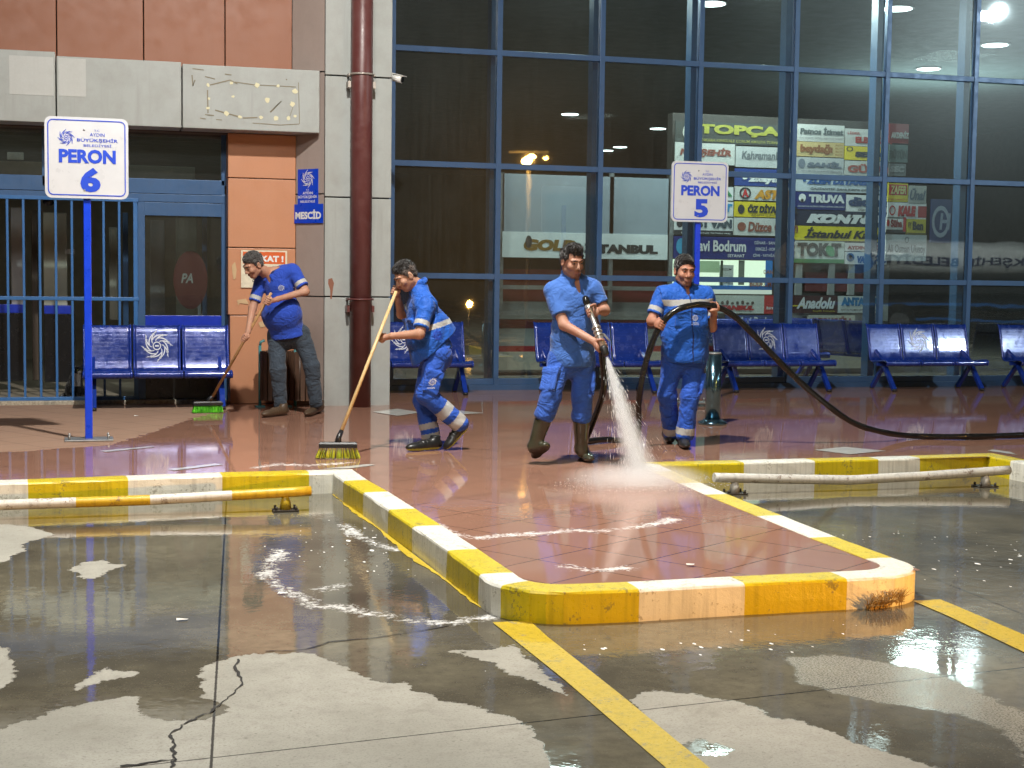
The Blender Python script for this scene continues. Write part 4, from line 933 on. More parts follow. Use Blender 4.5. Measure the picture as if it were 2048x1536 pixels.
A('lower navy board reading Mavi Bodrum behind the bench seats', 1450, 1548, 630, 654, (.03, .06, .2), [('Mavi Bodrum', .25, 1.1, .2, .85, WH, 0, .02)])
A('navy board of route names behind the bench beside the bollard', 1415, 1545, 655, 686, (.025, .04, .16), [('DENİZLİ - BODRUM', .42, 1.0, .3, .75, (.3, .32, .4), 0, .01), ('İZMİR', .05, .2, .65, .8, WH, 0, 0), ('AYDIN', .05, .22, .4, .55, WH, 0, 0), ('MUĞLA', .05, .22, .15, .3, WH, 0, 0)])
A('grey board reading Patnos İtimat, topmost of the middle block', 1592, 1689, 249, 284, LG, [('Patnos İtimat', .08, .97, .42, .86, (.10, .11, .11), .08, .04), ('PATNOS AĞRI ERCİŞ VAN', .08, .95, .16, .27, (.2, .2, .2), 0, 0)])
A('grey board reading LİDER ELBİSTAN in red', 1690, 1772, 258, 293, LG, [('ELBİSTAN', .25, 1.15, .18, .66, (.38, .07, .06), 0, .05), ('LİDER', .06, .36, .66, .85, (.38, .07, .06), 0, .01)])
A('tan board reading beydağı in brown letters', 1592, 1688, 284, 314, (.50, .38, .17), [('beydağı', .08, .76, .16, .85, (.24, .10, .04), .05, .05)] + [('MALATYA', .82, .97, .12 + .22 * k, .24 + .22 * k, (.3, .14, .05), 0, 0) for k in range(4)])
A('yellow board reading SEÇ in dark letters', 1689, 1772, 293, 321, YL, [('SEÇKİN', .25, 1.3, .15, .72, K, 0, .07), ('@ring', .04, .2, .6, .95, K, 0, 0)])
A('grey board reading SAHİL beside a round emblem', 1592, 1688, 315, 348, (.40, .41, .41), [('SAHİL', .22, .95, .38, .78, (.13, .15, .19), .15, .06), ('@disc', .04, .19, .3, .9, (.15, .17, .21), 0, 0), ('ANTALYA ALANYA MERSİN', .1, .95, .12, .24, (.2, .2, .22), 0, 0)])
A('grey board reading GÜLAY in outlined red letters', 1689, 1772, 322, 352, (.48, .48, .45), [('GÜLAY', .07, 1.2, .2, .8, (.32, .08, .06), 0, .04)])
A('pale board reading ÖZLEM DİYARBAKIR partly behind the transom', 1591, 1774, 349, 385, (.50, .55, .58), [('ÖZLEM DİYARBAKIR', .05, 1.0, .42, .9, (.03, .10, .30), .15, .06), ('GAZİANTEP ŞANLIURFA DİYARBAKIR', .16, 1.0, .08, .26, K, .15, .02)])
A('navy board reading TRUVA in white letters with a horse emblem', 1591, 1692, 384, 420, (.015, .025, .14), [('TRUVA', .26, .97, .40, .86, WH, 0, .05), ('ÇANAKKALE GELİBOLU KEŞAN EDİRNE KIRKLARELİ', .04, .97, .14, .25, WH, 0, 0), ('@disc', .06, .2, .42, .88, WH, 0, 0), ('@disc', .1, .16, .42, .6, (.015, .025, .14), 0, 0)])
A('white board reading didim in rounded dark letters', 1692, 1774, 390, 424, WH, [('didim', .05, 1.0, .32, .86, (.03, .05, .13), 0, .06), ('DİDİM AYDIN', .3, .9, .06, .22, K, 0, .01)])
A('black board reading KONTUR in wide white italics', 1590, 1774, 422, 453, (.012, .014, .04), [('KONTUR', .12, .98, .18, .78, WH, .3, .08)])
A('yellow board reading İstanbul Kalesi in black script', 1589, 1774, 453, 482, (.66, .55, .015), [('İstanbul Kalesi', .10, 1.0, .16, .92, K, .35, .03)])
A('white and green board reading TOKAT with a smiling letter', 1588, 1689, 482, 526, (.55, .60, .55), [('TOK T', .06, .93, .30, .92, (.05, .055, .05), 0, .05), ('@ring', .62, .80, .3, .72, (.05, .25, .10), 0, 0), ('a', .62, .80, .3, .8, (.06, .30, .12), 0, .05), ('@disc', .66, .75, .38, .58, WH, 0, 0)], [(0, 1, 0, .18, (.05, .22, .08))])
A('small white board reading AYDIN MUĞLA in red above the VAN GÖLÜ board', 1690, 1774, 486, 503, WH, [('AYDIN MUĞLA', .05, 1.0, .2, .8, (.3, .06, .06), 0, .05)])
A('white board reading VAN GÖLÜ in blue italics', 1690, 1774, 504, 529, WH, [('VAN GÖLÜ', .28, 1.0, .1, .78, (.05, .11, .28), .2, .07), ('@disc', .03, .22, .2, .9, (.06, .12, .25), 0, 0), ('@disc', .08, .17, .35, .75, WH, 0, 0)])
A('red and white board reading AKDENİZ high at the corner', 1778, 1818, 247, 287, (.20, .022, .022), [('AKDENİZ', .1, 1.0, .25, .65, (.42, .42, .40), .05, .05)], (), .1)
A('dim green board under the red AKDENİZ board', 1778, 1816, 289, 325, (.07, .11, .10), [('BÜTÜN', .05, .95, .2, .75, (.03, .05, .04), 0, .05)], (), .1)
A('dim grey board under the green board near the corner', 1778, 1812, 327, 352, (.11, .12, .12), [('SEÇ', .05, .9, .2, .8, (.25, .26, .26), .1, .05)], (), .1)
A('yellow board reading ZAFER in a red banner', 1776, 1816, 366, 404, (.60, .50, .03), [('ZAFER', .1, .9, .42, .86, (.55, .48, .2), .2, .03), ('İZMİR AYDIN NAZİLLİ', .05, .95, .1, .2, RD, 0, 0)], [(.05, .95, .36, .92, RD)], .1)
A('grey board reading Ünal in script', 1817, 1853, 371, 408, (.42, .42, .39), [('Ünal', .06, .95, .2, .85, (.10, .13, .17), .3, .03)], (), .1)
A('white board reading KALE in red', 1775, 1853, 405, 438, WH, [('KALE', .26, .72, .15, .8, RD, .12, .07), ('@ring', .04, .2, .2, .8, RD, 0, 0)], [(.78, 1, .1, .8, (.35, .03, .03))], .1)
A('white board reading Süha over a black strip', 1772, 1812, 434, 466, WH, [('Süha', .22, .8, .35, .85, (.22, .03, .03), 0, .04), ('@disc', .03, .17, .4, .85, RD, 0, 0)], [(0, 1, 0, .22, K), (.85, 1, .1, 1, RD)], .1)
A('yellow board reading Ben in black', 1813, 1852, 438, 470, (.50, .42, .03), [('Ben', .3, .85, .3, .85, K, 0, .05), ('VY', .06, .24, .4, .8, K, 0, .02)], [(0, 1, 0, .14, (.12, .1, .02))], .1)
A('pale board reading Ali Osman Ulusoy in narrow black letters', 1771, 1853, 469, 522, (.42, .45, .46), [('Ali Osman Ulusoy', .04, .97, .22, .62, (.10, .12, .14), 0, .02), ('@ring', .46, .56, .68, .92, (.12, .14, .16), 0, 0)], (), .1)
A('tall navy banner with a white harbour logo', 1861, 1903, 398, 486, (.018, .03, .13), [('@ring', .06, .9, .12, .85, (.30, .34, .42), 0, 0), ('@disc', .4, 1.0, .15, .82, (.018, .03, .13), 0, 0), ('H', .42, .95, .3, .68, (.25, .3, .4), .1, .02)], (), .1)
A('brown board reading Anadolu in white script', 1577, 1675, 591, 627, (.06, .014, .014), [('Anadolu', .16, .95, .26, .9, WH, .35, .03), ('Keyifli Yolculuk', .5, .95, .06, .2, (.5, .4, .05), 0, 0)], [(.08, .36, .38, .46, (.55, .45, .03))])
A('pale board reading ANTALYA in blue beside the Anadolu board', 1676, 1758, 592, 626, (.55, .57, .55), [('ANTALYA', .07, 1.0, .42, .92, (.02, .15, .32), 0, .07), ('ANTALYA MANAVGAT ALANYA', .07, 1.0, .12, .24, K, 0, 0)])
A('small pale board reading AYDIN MUĞLA above the inner bench', 1615, 1710, 630, 648, (.50, .48, .40), [('AYDIN MUĞLA', .06, .95, .1, .85, (.2, .04, .03), 0, .07)])
# big grey lightboard of the agency by the door
v = SV - .02; g0, g1 = V(1005, 430, v), V(1336, 430, v); zt, zb, zm = V(1170, 352, v).z, V(1170, 517, v).z, V(1170, 466, v).z; w = g1.x - g0.x
t = empty('agency_sign', ((g0.x + g1.x) / 2, v, zb), 'large grey and white board reading GOLD İSTANBUL behind the man spraying', 'sign', 'bus agency signs in the hall')
b = MB(); b.box((-w / 2, 0, zm - zb), (w / 2, .05, zt - zb)); p = b.build('grey_panel', plain('grey_acrylic', (.27, .31, .35), .25, 0, 0, .08, 2), t)
b = MB(); b.box((-w / 2, -.01, 0), (w / 2, .05, zm - zb - .002)); b.build('panel', plain('white_acrylic', (.66, .70, .70), .3, 0, 0, .08, 2), t)
b = MB(); h = zm - zb
text_on(b, 'GOLD', (-w * .375, -.014, h * .27), (1, 0, 0), (0, 0, 1), w * .32, h * .45, 0, .15, .07); text_on(b, 'İSTANBUL', (-w * .01, -.014, h * .22), (1, 0, 0), (0, 0, 1), w * .45, h * .46, 1, 0, .07)
n = 12; b.add([(-w * .345 + .05 * math.cos(2 * math.pi * k / n), -.017, h * .62 + .09 * math.sin(2 * math.pi * k / n)) for k in range(n)], [tuple(range(n))], 1)
b.build('lettering', [ink((.20, .11, .02)), ink(K)], t)
pd = bpy.data.lights.new('hall_ceiling_fill', 'AREA'); pd.energy = 170; pd.color = (.82, 1, .97); pd.size = 3  # unseen up-facing light added to brighten the hall ceiling
po = bpy.data.objects.new('hall_ceiling_fill', pd); COL.objects.link(po); po.location = (16.5, 27, 4.4); po.rotation_euler = (math.pi, 0, 0)
# ceiling lamps of the hall
M['ceil'] = emit('ceiling_lamp_glass', (.9, 1, .96), 9.0); M['ceilw'] = emit('warm_ceiling_lamp_glass', (1, .85, .3), 9.0)
lampspots = [(1140,227,0),(1316,256,0),(1213,300,0),(1795,15,0),(1990,88,0),(1857,136,0),(1985,280,0),(1903,297,0),(1880,322,0),(2036,290,1),(1956,307,1),(1422,5,0),(1240,293,0)]
first = None
for i, (x, y, wm) in enumerate(lampspots):
    q = G(x, y, HZ)
    lab = ('warm yellow round ceiling lamp ' if wm else 'white round ceiling lamp ') + ['above the GOLD board nearest the spray man', 'above the GOLD board at its right', 'low over the GOLD board, far back', 'at the top edge, left of the glare', 'just below the glare at upper right', 'in the pane over the AKDENİZ board', 'far back at the right, above the warm pair', 'far back in the right pane, higher of two', 'far back in the right pane, lower of two', 'nearest the right edge', 'second from the right edge', 'at the top edge above the TOPÇAM board', 'smallest, far back over the GOLD board'][i]
    if first is None or wm:
        t = empty('ceiling_lamp', (q.x, q.y, HZ), lab, 'ceiling lamp', 'round lamps in the hall ceiling')
        b = MB(); b.tube([(0, 0, -.02), (0, 0, .0)], .26, 20); b.build('lamp_ring', M['steel'], t)
        b = MB(); b.tube([(0, 0, -.03), (0, 0, -.021)], .22, 20); b.build('lamp_glass', M['ceilw'] if wm else M['ceil'], t)
        if not wm: first = t
    else:
        t = copy_tree(first); t.location = (q.x, q.y, HZ); t['label'] = lab
hl_ = bpy.data.lights.new('hall_light', 'AREA'); hl_.energy = 150; hl_.size = 1.1; hl_.color = (.88, 1, .95)  # added area lights under the ceiling, the first two to brighten the signs
for i, (x, y, e) in enumerate(((6.2, 19.6, 260), (9.3, 19.7, 420), (15, 24, 300), (12, 36, 200))):
    d = hl_.copy(); d.energy = e; o = bpy.data.objects.new('hall_light', d); COL.objects.link(o); o.location = (x, y, HZ - .06)
# ---------------------------------------------------------------- organic shapes: blended distance fields turned into one continuous mesh
class Field:
    def __init__(s, lo, hi, h):
        s.lo = np.array(lo, float); s.h = h; n = np.ceil((np.array(hi) - s.lo) / h).astype(int) + 1; s.n = n
        s.d = np.full(n, 1.0, np.float32)
        s.ax = [s.lo[i] + h * np.arange(n[i]) for i in range(3)]
    def region(s, lo, hi):
        a = np.maximum(0, np.floor((np.array(lo) - s.lo) / s.h).astype(int)); b = np.minimum(s.n, np.ceil((np.array(hi) - s.lo) / s.h).astype(int) + 1)
        if np.any(b <= a): return None
        sl = tuple(slice(a[i], b[i]) for i in range(3)); X, Y, Z = np.meshgrid(*[s.ax[i][sl[i]] for i in range(3)], indexing='ij')
        return sl, X, Y, Z
    def comb(s, sl, d, k, sub=False):
        a = s.d[sl]
        if sub:
            d = -d; h = np.clip(.5 - .5 * (a - d) / k, 0, 1); s.d[sl] = a + (d - a) * h + k * h * (1 - h)
        else:
            h = np.clip(.5 + .5 * (a - d) / k, 0, 1); s.d[sl] = a + (d - a) * h - k * h * (1 - h)
    def cone(s, p, q, r1, r2, k=.02, clips=(), sub=False, mg=.07):
        p, q = np.array(p, float), np.array(q, float); r = max(r1, r2) + mg
        g = s.region(np.minimum(p, q) - r, np.maximum(p, q) + r)
        if g is None: return
        sl, X, Y, Z = g; ba = q - p; L2 = ba @ ba + 1e-12
        t = np.clip(((X - p[0]) * ba[0] + (Y - p[1]) * ba[1] + (Z - p[2]) * ba[2]) / L2, 0, 1)
        d = np.sqrt((X - p[0] - t * ba[0]) ** 2 + (Y - p[1] - t * ba[1]) ** 2 + (Z - p[2] - t * ba[2]) ** 2) - (r1 + (r2 - r1) * t)
        for (c, n) in clips: d = np.maximum(d, (X - c[0]) * n[0] + (Y - c[1]) * n[1] + (Z - c[2]) * n[2])
        s.comb(sl, d.astype(np.float32), k, sub)
    def ell(s, c, r, ax=None, k=.02, clips=(), sub=False, mg=.07):
        """ellipsoid with axes ax (3 vectors) and radii r"""
        A = np.eye(3) if ax is None else np.array([list(a) for a in ax], float); c = np.array(c, float); r = np.array(r, float)
        e = np.sqrt((A ** 2 * (r[:, None] + mg) ** 2).sum(0)); g = s.region(c - e, c + e)
        if g is None: return
        sl, X, Y, Z = g; P = [(X - c[0]) * A[i][0] + (Y - c[1]) * A[i][1] + (Z - c[2]) * A[i][2] for i in range(3)]
        k0 = np.sqrt(sum((P[i] / r[i]) ** 2 for i in range(3))); k1 = np.sqrt(sum((P[i] / r[i] ** 2) ** 2 for i in range(3))) + 1e-9
        d = k0 * (k0 - 1) / k1
        for (cc, n) in clips: d = np.maximum(d, (X - cc[0]) * n[0] + (Y - cc[1]) * n[1] + (Z - cc[2]) * n[2])
        s.comb(sl, d.astype(np.float32), k, sub)
    def rbox(s, c, r, ax, rad=.006, k=.004, mg=.05):
        A = np.array([list(a) for a in ax], float); c = np.array(c, float); r = np.array(r, float)
        e = (np.abs(A) * (r[:, None] + mg)).sum(0); g = s.region(c - e, c + e)
        if g is None: return
        sl, X, Y, Z = g; Q = [np.abs((X - c[0]) * A[i][0] + (Y - c[1]) * A[i][1] + (Z - c[2]) * A[i][2]) - r[i] + rad for i in range(3)]
        d = np.sqrt(sum(np.maximum(q, 0) ** 2 for q in Q)) + np.minimum(np.maximum(np.maximum(Q[0], Q[1]), Q[2]), 0) - rad
        s.comb(sl, d.astype(np.float32), k)
    def clip(s, c, n):
        X, Y, Z = np.meshgrid(*s.ax, indexing='ij', sparse=True); d = (X - c[0]) * n[0] + (Y - c[1]) * n[1] + (Z - c[2]) * n[2]
        s.d = np.maximum(s.d, d.astype(np.float32))
    def near(s, w=.035):
        return np.nonzero(np.abs(s.d) < w)
    def folds(s, amp=.004, freq=30, seed=0, spots=(), warp=1.6):
        """cloth: slow waves all over, and sharper folds around joints; spots = (centre, radius, axis, freq, amp)"""
        I = s.near()
        if len(I[0]) == 0: return
        P = np.stack([s.ax[i][I[i]] for i in range(3)], 1); r = np.random.default_rng(seed); f = np.zeros(len(P))
        for q in range(4):
            a = r.normal(size=3); a /= np.linalg.norm(a); b = r.normal(size=3); b /= np.linalg.norm(b)
            w = freq * (.7 + .5 * q); f += np.sin(P @ a * w + warp * np.sin(P @ b * w * .5 + q) + q * 2) / (1 + .5 * q)
        out = amp * f / 1.8
        for (c, R, ax, fq, am) in spots:
            v = P - np.array(c); ax = np.array(ax, float); ax /= np.linalg.norm(ax); t = v @ ax
            b = np.cross(ax, [.3, .9, .2]); b /= np.linalg.norm(b); c2 = np.cross(ax, b)
            ph = fq * t + 1.3 * np.sin(v @ b * 22 + 1) + 1.1 * np.sin(v @ c2 * 17 + fq)
            out += am * np.exp(-((v ** 2).sum(1)) / R ** 2) * (1 - 2 * np.abs(np.sin(ph * .5)))
        s.d[I] += out.astype(np.float32)
    def grain(s, amp, freq, seed=0):
        I = s.near(.03)
        if len(I[0]) == 0: return
        P = np.stack([s.ax[i][I[i]] for i in range(3)], 1); r = np.random.default_rng(seed); f = np.zeros(len(P))
        for q in range(7):
            a = r.normal(size=3) * freq; f += np.sin(P @ a + 2.2 * np.sin(P @ (r.normal(size=3) * freq * .6)) + q)
        s.d[I] += (amp * f / 3).astype(np.float32)
    def mesh(s):
        d = s.d; sg = d < 0; nx, ny, nz = d.shape
        cnt = np.zeros((nx - 1, ny - 1, nz - 1), np.int8)
        for i in (0, 1):
            for j in (0, 1):
                for k in (0, 1): cnt += sg[i:nx - 1 + i, j:ny - 1 + j, k:nz - 1 + k]
        I, J, K = np.nonzero((cnt > 0) & (cnt < 8))
        idx = np.full(cnt.shape, -1, np.int32); idx[I, J, K] = np.arange(len(I))
        corners = {(i, j, k): d[I + i, J + j, K + k] for i in (0, 1) for j in (0, 1) for k in (0, 1)}
        acc = np.zeros((len(I), 3)); n = np.zeros(len(I))
        for a in corners:
            for ax in range(3):
                if a[ax] == 0:
                    b = list(a); b[ax] = 1; b = tuple(b); da, db = corners[a], corners[b]; m = (da < 0) != (db < 0)
                    t = np.where(m, da / np.where(m, da - db, 1), 0); p = np.zeros((len(I), 3)); p += np.array(a); p[:, ax] += t
                    acc += np.where(m[:, None], p, 0); n += m
        v = acc / np.maximum(n, 1)[:, None] + np.stack([I, J, K], 1); verts = s.lo + v * s.h
        quads = []
        for ax in range(3):
            sl0 = [slice(None)] * 3; sl1 = [slice(None)] * 3; sl0[ax] = slice(0, -1); sl1[ax] = slice(1, None)
            e = sg[tuple(sl0)] != sg[tuple(sl1)]; u, w = [(1, 2), (2, 0), (0, 1)][ax]
            E = list(np.nonzero(e)); ok = (E[u] > 0) & (E[w] > 0) & (E[u] < d.shape[u] - 1) & (E[w] < d.shape[w] - 1); E = [q[ok] for q in E]
            flip = sg[tuple(E)]
            def at(du, dw):
                q = [E[0].copy(), E[1].copy(), E[2].copy()]; q[u] += du; q[w] += dw; return idx[tuple(q)]
            Q = np.stack([at(-1, -1), at(0, -1), at(0, 0), at(-1, 0)], 1); Q[~flip] = Q[~flip][:, ::-1]; quads.append(Q)
        Q = np.concatenate(quads); Q = Q[(Q >= 0).all(1)]
        return verts, Q
    def build(s, name, mats, parent=None, pick=None, smooth=2):
        v, q = s.mesh()
        for _ in range(smooth):            # light Laplacian relaxation
            a = np.zeros_like(v); c = np.zeros(len(v))
            for i in range(4):
                p, r = q[:, i], q[:, (i + 1) % 4]; np.add.at(a, p, v[r]); np.add.at(c, p, 1); np.add.at(a, r, v[p]); np.add.at(c, r, 1)
            m = c > 0; v[m] = v[m] * .5 + (a[m] / c[m][:, None]) * .5
        mi = None
        if pick is not None: mi = pick(v[q].mean(1))
        o = np_mesh(name, v, q, mats, parent, True, mi)
        if parent is not None: o.location = -parent.location
        return o
N3 = lambda v: np.array(v, float) / np.linalg.norm(v)
A3 = lambda v: np.array([v[0], v[1], v[2]], float)

def skin_mat(name, col, beard=.0):
    m = NT(name); p = m.geo(); n = m.noise(p, 40, 4, .6); b = m.noise(p, 9, 3)
    c = m.mix(m.mapr(b, .35, .7), col, (col[0] * .92, col[1] * .76, col[2] * .70)); c = m.mix(m.mapr(n, .45, .75, 0, .25), c, tuple(x * .7 for x in col))
    if beard: c = m.mix(beard, c, (.09, .06, .05))
    m.bsdf(c, m.mapr(n, .3, .7, .48, .66), 0, .35, m.bump(m.noise(p, 300, 2), .12, .002), **{'Subsurface Weight': .06, 'Subsurface Radius': (.012, .004, .002)}); return m.mat
def cloth_mat(name, col, rough=.75, weave=700, sheen=.15, wr=.35):
    m = NT(name); p = m.geo(); n = m.noise(p, 6, 4, .6); f = m.noise(p, 30, 4, .65, .6)
    c = m.mix(m.mapr(n, .3, .7, 0, .5), col, tuple(x * .78 for x in col)); c = m.mix(m.mapr(f, .5, .75, 0, .25), c, tuple(min(1, x * 1.25) for x in col))
    w = m.noise(p, weave, 1)
    r1 = m.math('ABSOLUTE', m.math('SUBTRACT', m.noise(m.scale(p, 1, 1, 1.5), 7, 2, .5, 1.2), .5)); r2 = m.math('ABSOLUTE', m.math('SUBTRACT', m.noise(m.scale(p, 1.4, 1.4, 1), 13, 2, .5, .8), .5))
    h = m.math('ADD', m.math('ADD', m.math('MULTIPLY', r1, -1.6), m.math('MULTIPLY', r2, -.6)), m.math('MULTIPLY', w, .03))
    m.bsdf(c, rough, 0, .25, m.bump(h, wr, .05), **{'Sheen Weight': sheen}); return m.mat
M['polo'] = cloth_mat('royal_blue_polo', (.018, .06, .40), .8); M['polo3'] = cloth_mat('faded_blue_polo', (.05, .14, .44), .8)
M['vest'] = cloth_mat('bright_blue_vest', (.014, .10, .47), .6, 900, .1, .45); M['vestdark'] = cloth_mat('navy_vest_trim', (.008, .02, .10), .7)
M['work'] = cloth_mat('blue_work_trousers', (.022, .09, .46), .7, 900, .1, .5); M['work3'] = cloth_mat('mid_blue_work_trousers', (.035, .11, .46), .75, 900, .1, .5)
M['jeans'] = cloth_mat('dark_grey_jeans', (.04, .055, .075), .85, 800, .1, .5); M['refl'] = cloth_mat('reflective_tape', (.42, .42, .40), .45, 300, 0, .2)
M['hair'] = cloth_mat('black_hair', (.012, .010, .009), .38, 260, .2, .9); M['hairgrey'] = cloth_mat('greying_hair', (.075, .068, .062), .5, 260, .2, .9)
M['hairdim'] = cloth_mat('dark_grey_hair', (.045, .042, .040), .5, 260, .2, .9); M['hairfade'] = cloth_mat('clipped_hair', (.085, .065, .055), .6, 300, .2, .6); M['hairfade2'] = cloth_mat('short_dark_hair', (.03, .024, .02), .5, 300, .2, .6)
M['shoe'] = dirty('brown_worn_shoe', (.075, .045, .024), (.03, .02, .012), .5, 18, .5, .2); M['shoeblack'] = dirty('black_work_shoe', (.014, .014, .013), (.03, .03, .028), .35, 18, .4, .2)
M['lime'] = plain('lime_trim', (.36, .40, .03), .5); M['boot'] = plain('olive_rubber_boot', (.050, .048, .030), .16, 0, .3, .2, 9, .06); M['sole'] = plain('dark_boot_sole', (.035, .025, .02), .5)
M['eye'] = plain('eye_white', (.22, .19, .17), .3); M['iris'] = plain('dark_iris', (.02, .012, .008), .15); M['lip'] = plain('lip', (.33, .15, .115), .5)

def head(body, hair, c, f, up, hs=1.0, curl=0.0, top=.0, hairk=1.0):
    """head blended into the body field; c = centre of head, f = facing, up = crown; returns local frame"""
    f, up = N3(f), N3(up); x = N3(np.cross(f, up)); up = np.cross(x, f); ax = [x, f, up]; c = np.array(c, float)
    L = lambda a, b, d: c + hs * (a * x + b * f + d * up)
    R = lambda *r: [hs * q for q in r]
    body.ell(L(0, -.014, .036), R(.075, .094, .086), ax, .02); body.ell(L(0, .026, -.028), R(.061, .070, .084), ax, .02)
    body.ell(L(0, .056, -.092), R(.032, .030, .026), ax, .02); body.cone(L(-.05, .0, -.062), L(-.018, .056, -.098), hs * .022, hs * .02, .02); body.cone(L(.05, .0, -.062), L(.018, .056, -.098), hs * .022, hs * .02, .02)
    for s in (-1, 1):
        body.ell(L(s * .040, .066, -.028), R(.024, .022, .024), ax, .02); body.cone(L(s * .012, .089, .026), L(s * .046, .075, .024), hs * .011, hs * .010, .012)
        body.ell(L(s * .077, -.008, -.012), R(.010, .021, .033), ax, .006); body.ell(L(s * .084, .0, -.012), R(.006, .011, .02), ax, .006, sub=True)
        body.ell(L(s * .031, .098, .006), R(.017, .014, .010), ax, .010, sub=True); body.ell(L(s * .031, .079, .006), R(.013, .012, .012), ax, .004); body.cone(L(s * .021, .0905, .0155), L(s * .043, .083, .0135), hs * .0042, hs * .0040, .005)
        body.ell(L(s * .014, .097, -.038), R(.009, .010, .008), ax, .006)
    body.cone(L(0, .088, .016), L(0, .112, -.030), hs * .009, hs * .013, .008); body.cone(L(-.02, .088, -.062), L(.02, .088, -.062), hs * .008, hs * .008, .006); body.cone(L(-.016, .088, -.072), L(.016, .088, -.072), hs * .009, hs * .009, .006)
    body.cone(L(-.02, .099, -.0665), L(.02, .099, -.0665), hs * .003, hs * .003, .004, sub=True)
    # hair cap: cut by the hairline
    n1 = N3(-.62 * f + .55 * up); hl = [(L(0, .075, .064), -n1)]
    hair.ell(L(0, -.019, .040), R(.0795, .0985, .0895), ax, .01, hl); hair.ell(L(0, .006, .080 + top), R(.064, .076, .046 + top * .8), ax, .02, [(L(0, .086, .070), f), (L(0, 0, .064), -up)])
    hair.ell(L(0, -.046, -.010), R(.0695, .056, .056), ax, .02, [(L(0, -.005, 0), f)])
    for s in (-1, 1): hair.cone(L(s * .069, .020, .040), L(s * .071, .014, -.010), hs * .0125, hs * .006, .010)
    return L, ax
def face_parts(t, L, ax, hs, brow=1.0):
    e = MB()
    for s in (-1, 1):
        e.ball(L(s * .031, .0825, .0045), hs * .0100, 12, 0); e.ball(L(s * .031, .0888, .0035), hs * .0058, 10, 1)
    e.v = [tuple(np.array(v) - np.array(t.location)) for v in e.v]; e.build('eyes', [M['eye'], M['iris']], t)
    b = MB()
    for s in (-1, 1): b.tube([L(s * .014, .1005, .0245), L(s * .030, .0965, .0275), L(s * .047, .086, .024)], [hs * .0034 * brow, hs * .0046 * brow, hs * .0025], 7)
    b.v = [tuple(np.array(v) - np.array(t.location)) for v in b.v]; b.build('eyebrows', M['hair'], t)
def hand(body, wrist, elbow, grip, axis, rh=.016, thumb=1, sc=1.0, spread=1.0, out=None):
    """five fingers closed on a round handle through `grip` along `axis`; the palm lies on the side of the wrist"""
    wrist, elbow, grip = A3(wrist), A3(elbow), A3(grip); a = N3(axis)
    n = wrist - grip; n = n - a * (n @ a)
    if out is not None: n = A3(out) - a * (A3(out) @ a)
    n = N3(n); m = np.cross(a, n) * thumb
    body.cone(elbow, wrist, .040 * sc, .027 * sc, .02)
    pc = grip + n * (rh + .016) ; body.ell(pc, (.043 * sc, .017 * sc, .036 * sc), [a, n, np.cross(a, n)], .012); body.cone(wrist, pc, .026 * sc, .022 * sc, .015)
    for i in range(4):
        o = a * ((i - 1.5) * .0205 * sc * spread); ln = (.92, 1.0, .97, .8)[i]; fr = (.0088, .0092, .0088, .0078)[i] * sc; R = rh + fr * .9; pts = []
        for q in range(6):
            th = math.radians(35 + (165 * ln) * q / 5); k = R + (.012 * (1 - q / 2) if q < 2 else 0); pts.append(grip + o + n * (math.cos(th) * k) + m * (math.sin(th) * k))
        body.cone(pc + o * .95 + m * .014, pts[0], fr * 1.15, fr * 1.1, .005)
        for p, q in zip(pts[:-1], pts[1:]): body.cone(p, q, fr, fr * .95, .003)
    th0 = pc + a * (.034 * sc) - m * .012; pts = [th0]
    for q in range(4):
        th = math.radians(-25 - 38 * q); k = rh + .010 * sc + .004 * (3 - q) * .6; pts.append(grip + a * ((.040 - .004 * q) * sc) + n * (math.cos(th) * k) + m * (math.sin(th) * k))
    for i, (p, q) in enumerate(zip(pts[:-1], pts[1:])): body.cone(p, q, (.0125, .0112, .0102, .009)[i] * sc, (.0115, .0105, .0095, .0085)[i] * sc, .005)
def decal(t, name, obj, V2, F2, c, right, up, nrm, r, mat, off=.003):
    """flat marks pressed on to a garment"""
    me = obj.data; n = len(me.vertices); co = np.zeros(n * 3); me.vertices.foreach_get('co', co); co = co.reshape(-1, 3)
    polys = np.zeros(len(me.loops), np.int32); me.loops.foreach_get('vertex_index', polys); bv = BVHTree.FromPolygons([Vector(q) for q in co], polys.reshape(-1, 4).tolist())
    c, right, up, nrm = Vector(c), Vector(right), Vector(up), Vector(nrm); vs = []
    for p in V2:
        q = c + right * (p[0] * r) + up * (p[1] * r) + nrm * .25; hit = bv.ray_cast(q, -nrm, .5)
        vs.append((hit[0] if hit[0] is not None else c + right * (p[0] * r) + up * (p[1] * r)) + nrm * off)
    b = MB(); b.add([v - t.location for v in vs], F2); return b.build(name, mat, t)
def lab_text(txt, w, h, x, y, bold=.02):
    vs, fs = text_mesh(txt, 0, bold); lo, hi = vs.min(0), vs.max(0)
    return [(x + (v[0] - lo[0]) / (hi[0] - lo[0]) * w - w / 2, y + (v[1] - lo[1]) / (hi[1] - lo[1]) * h) for v in vs], fs
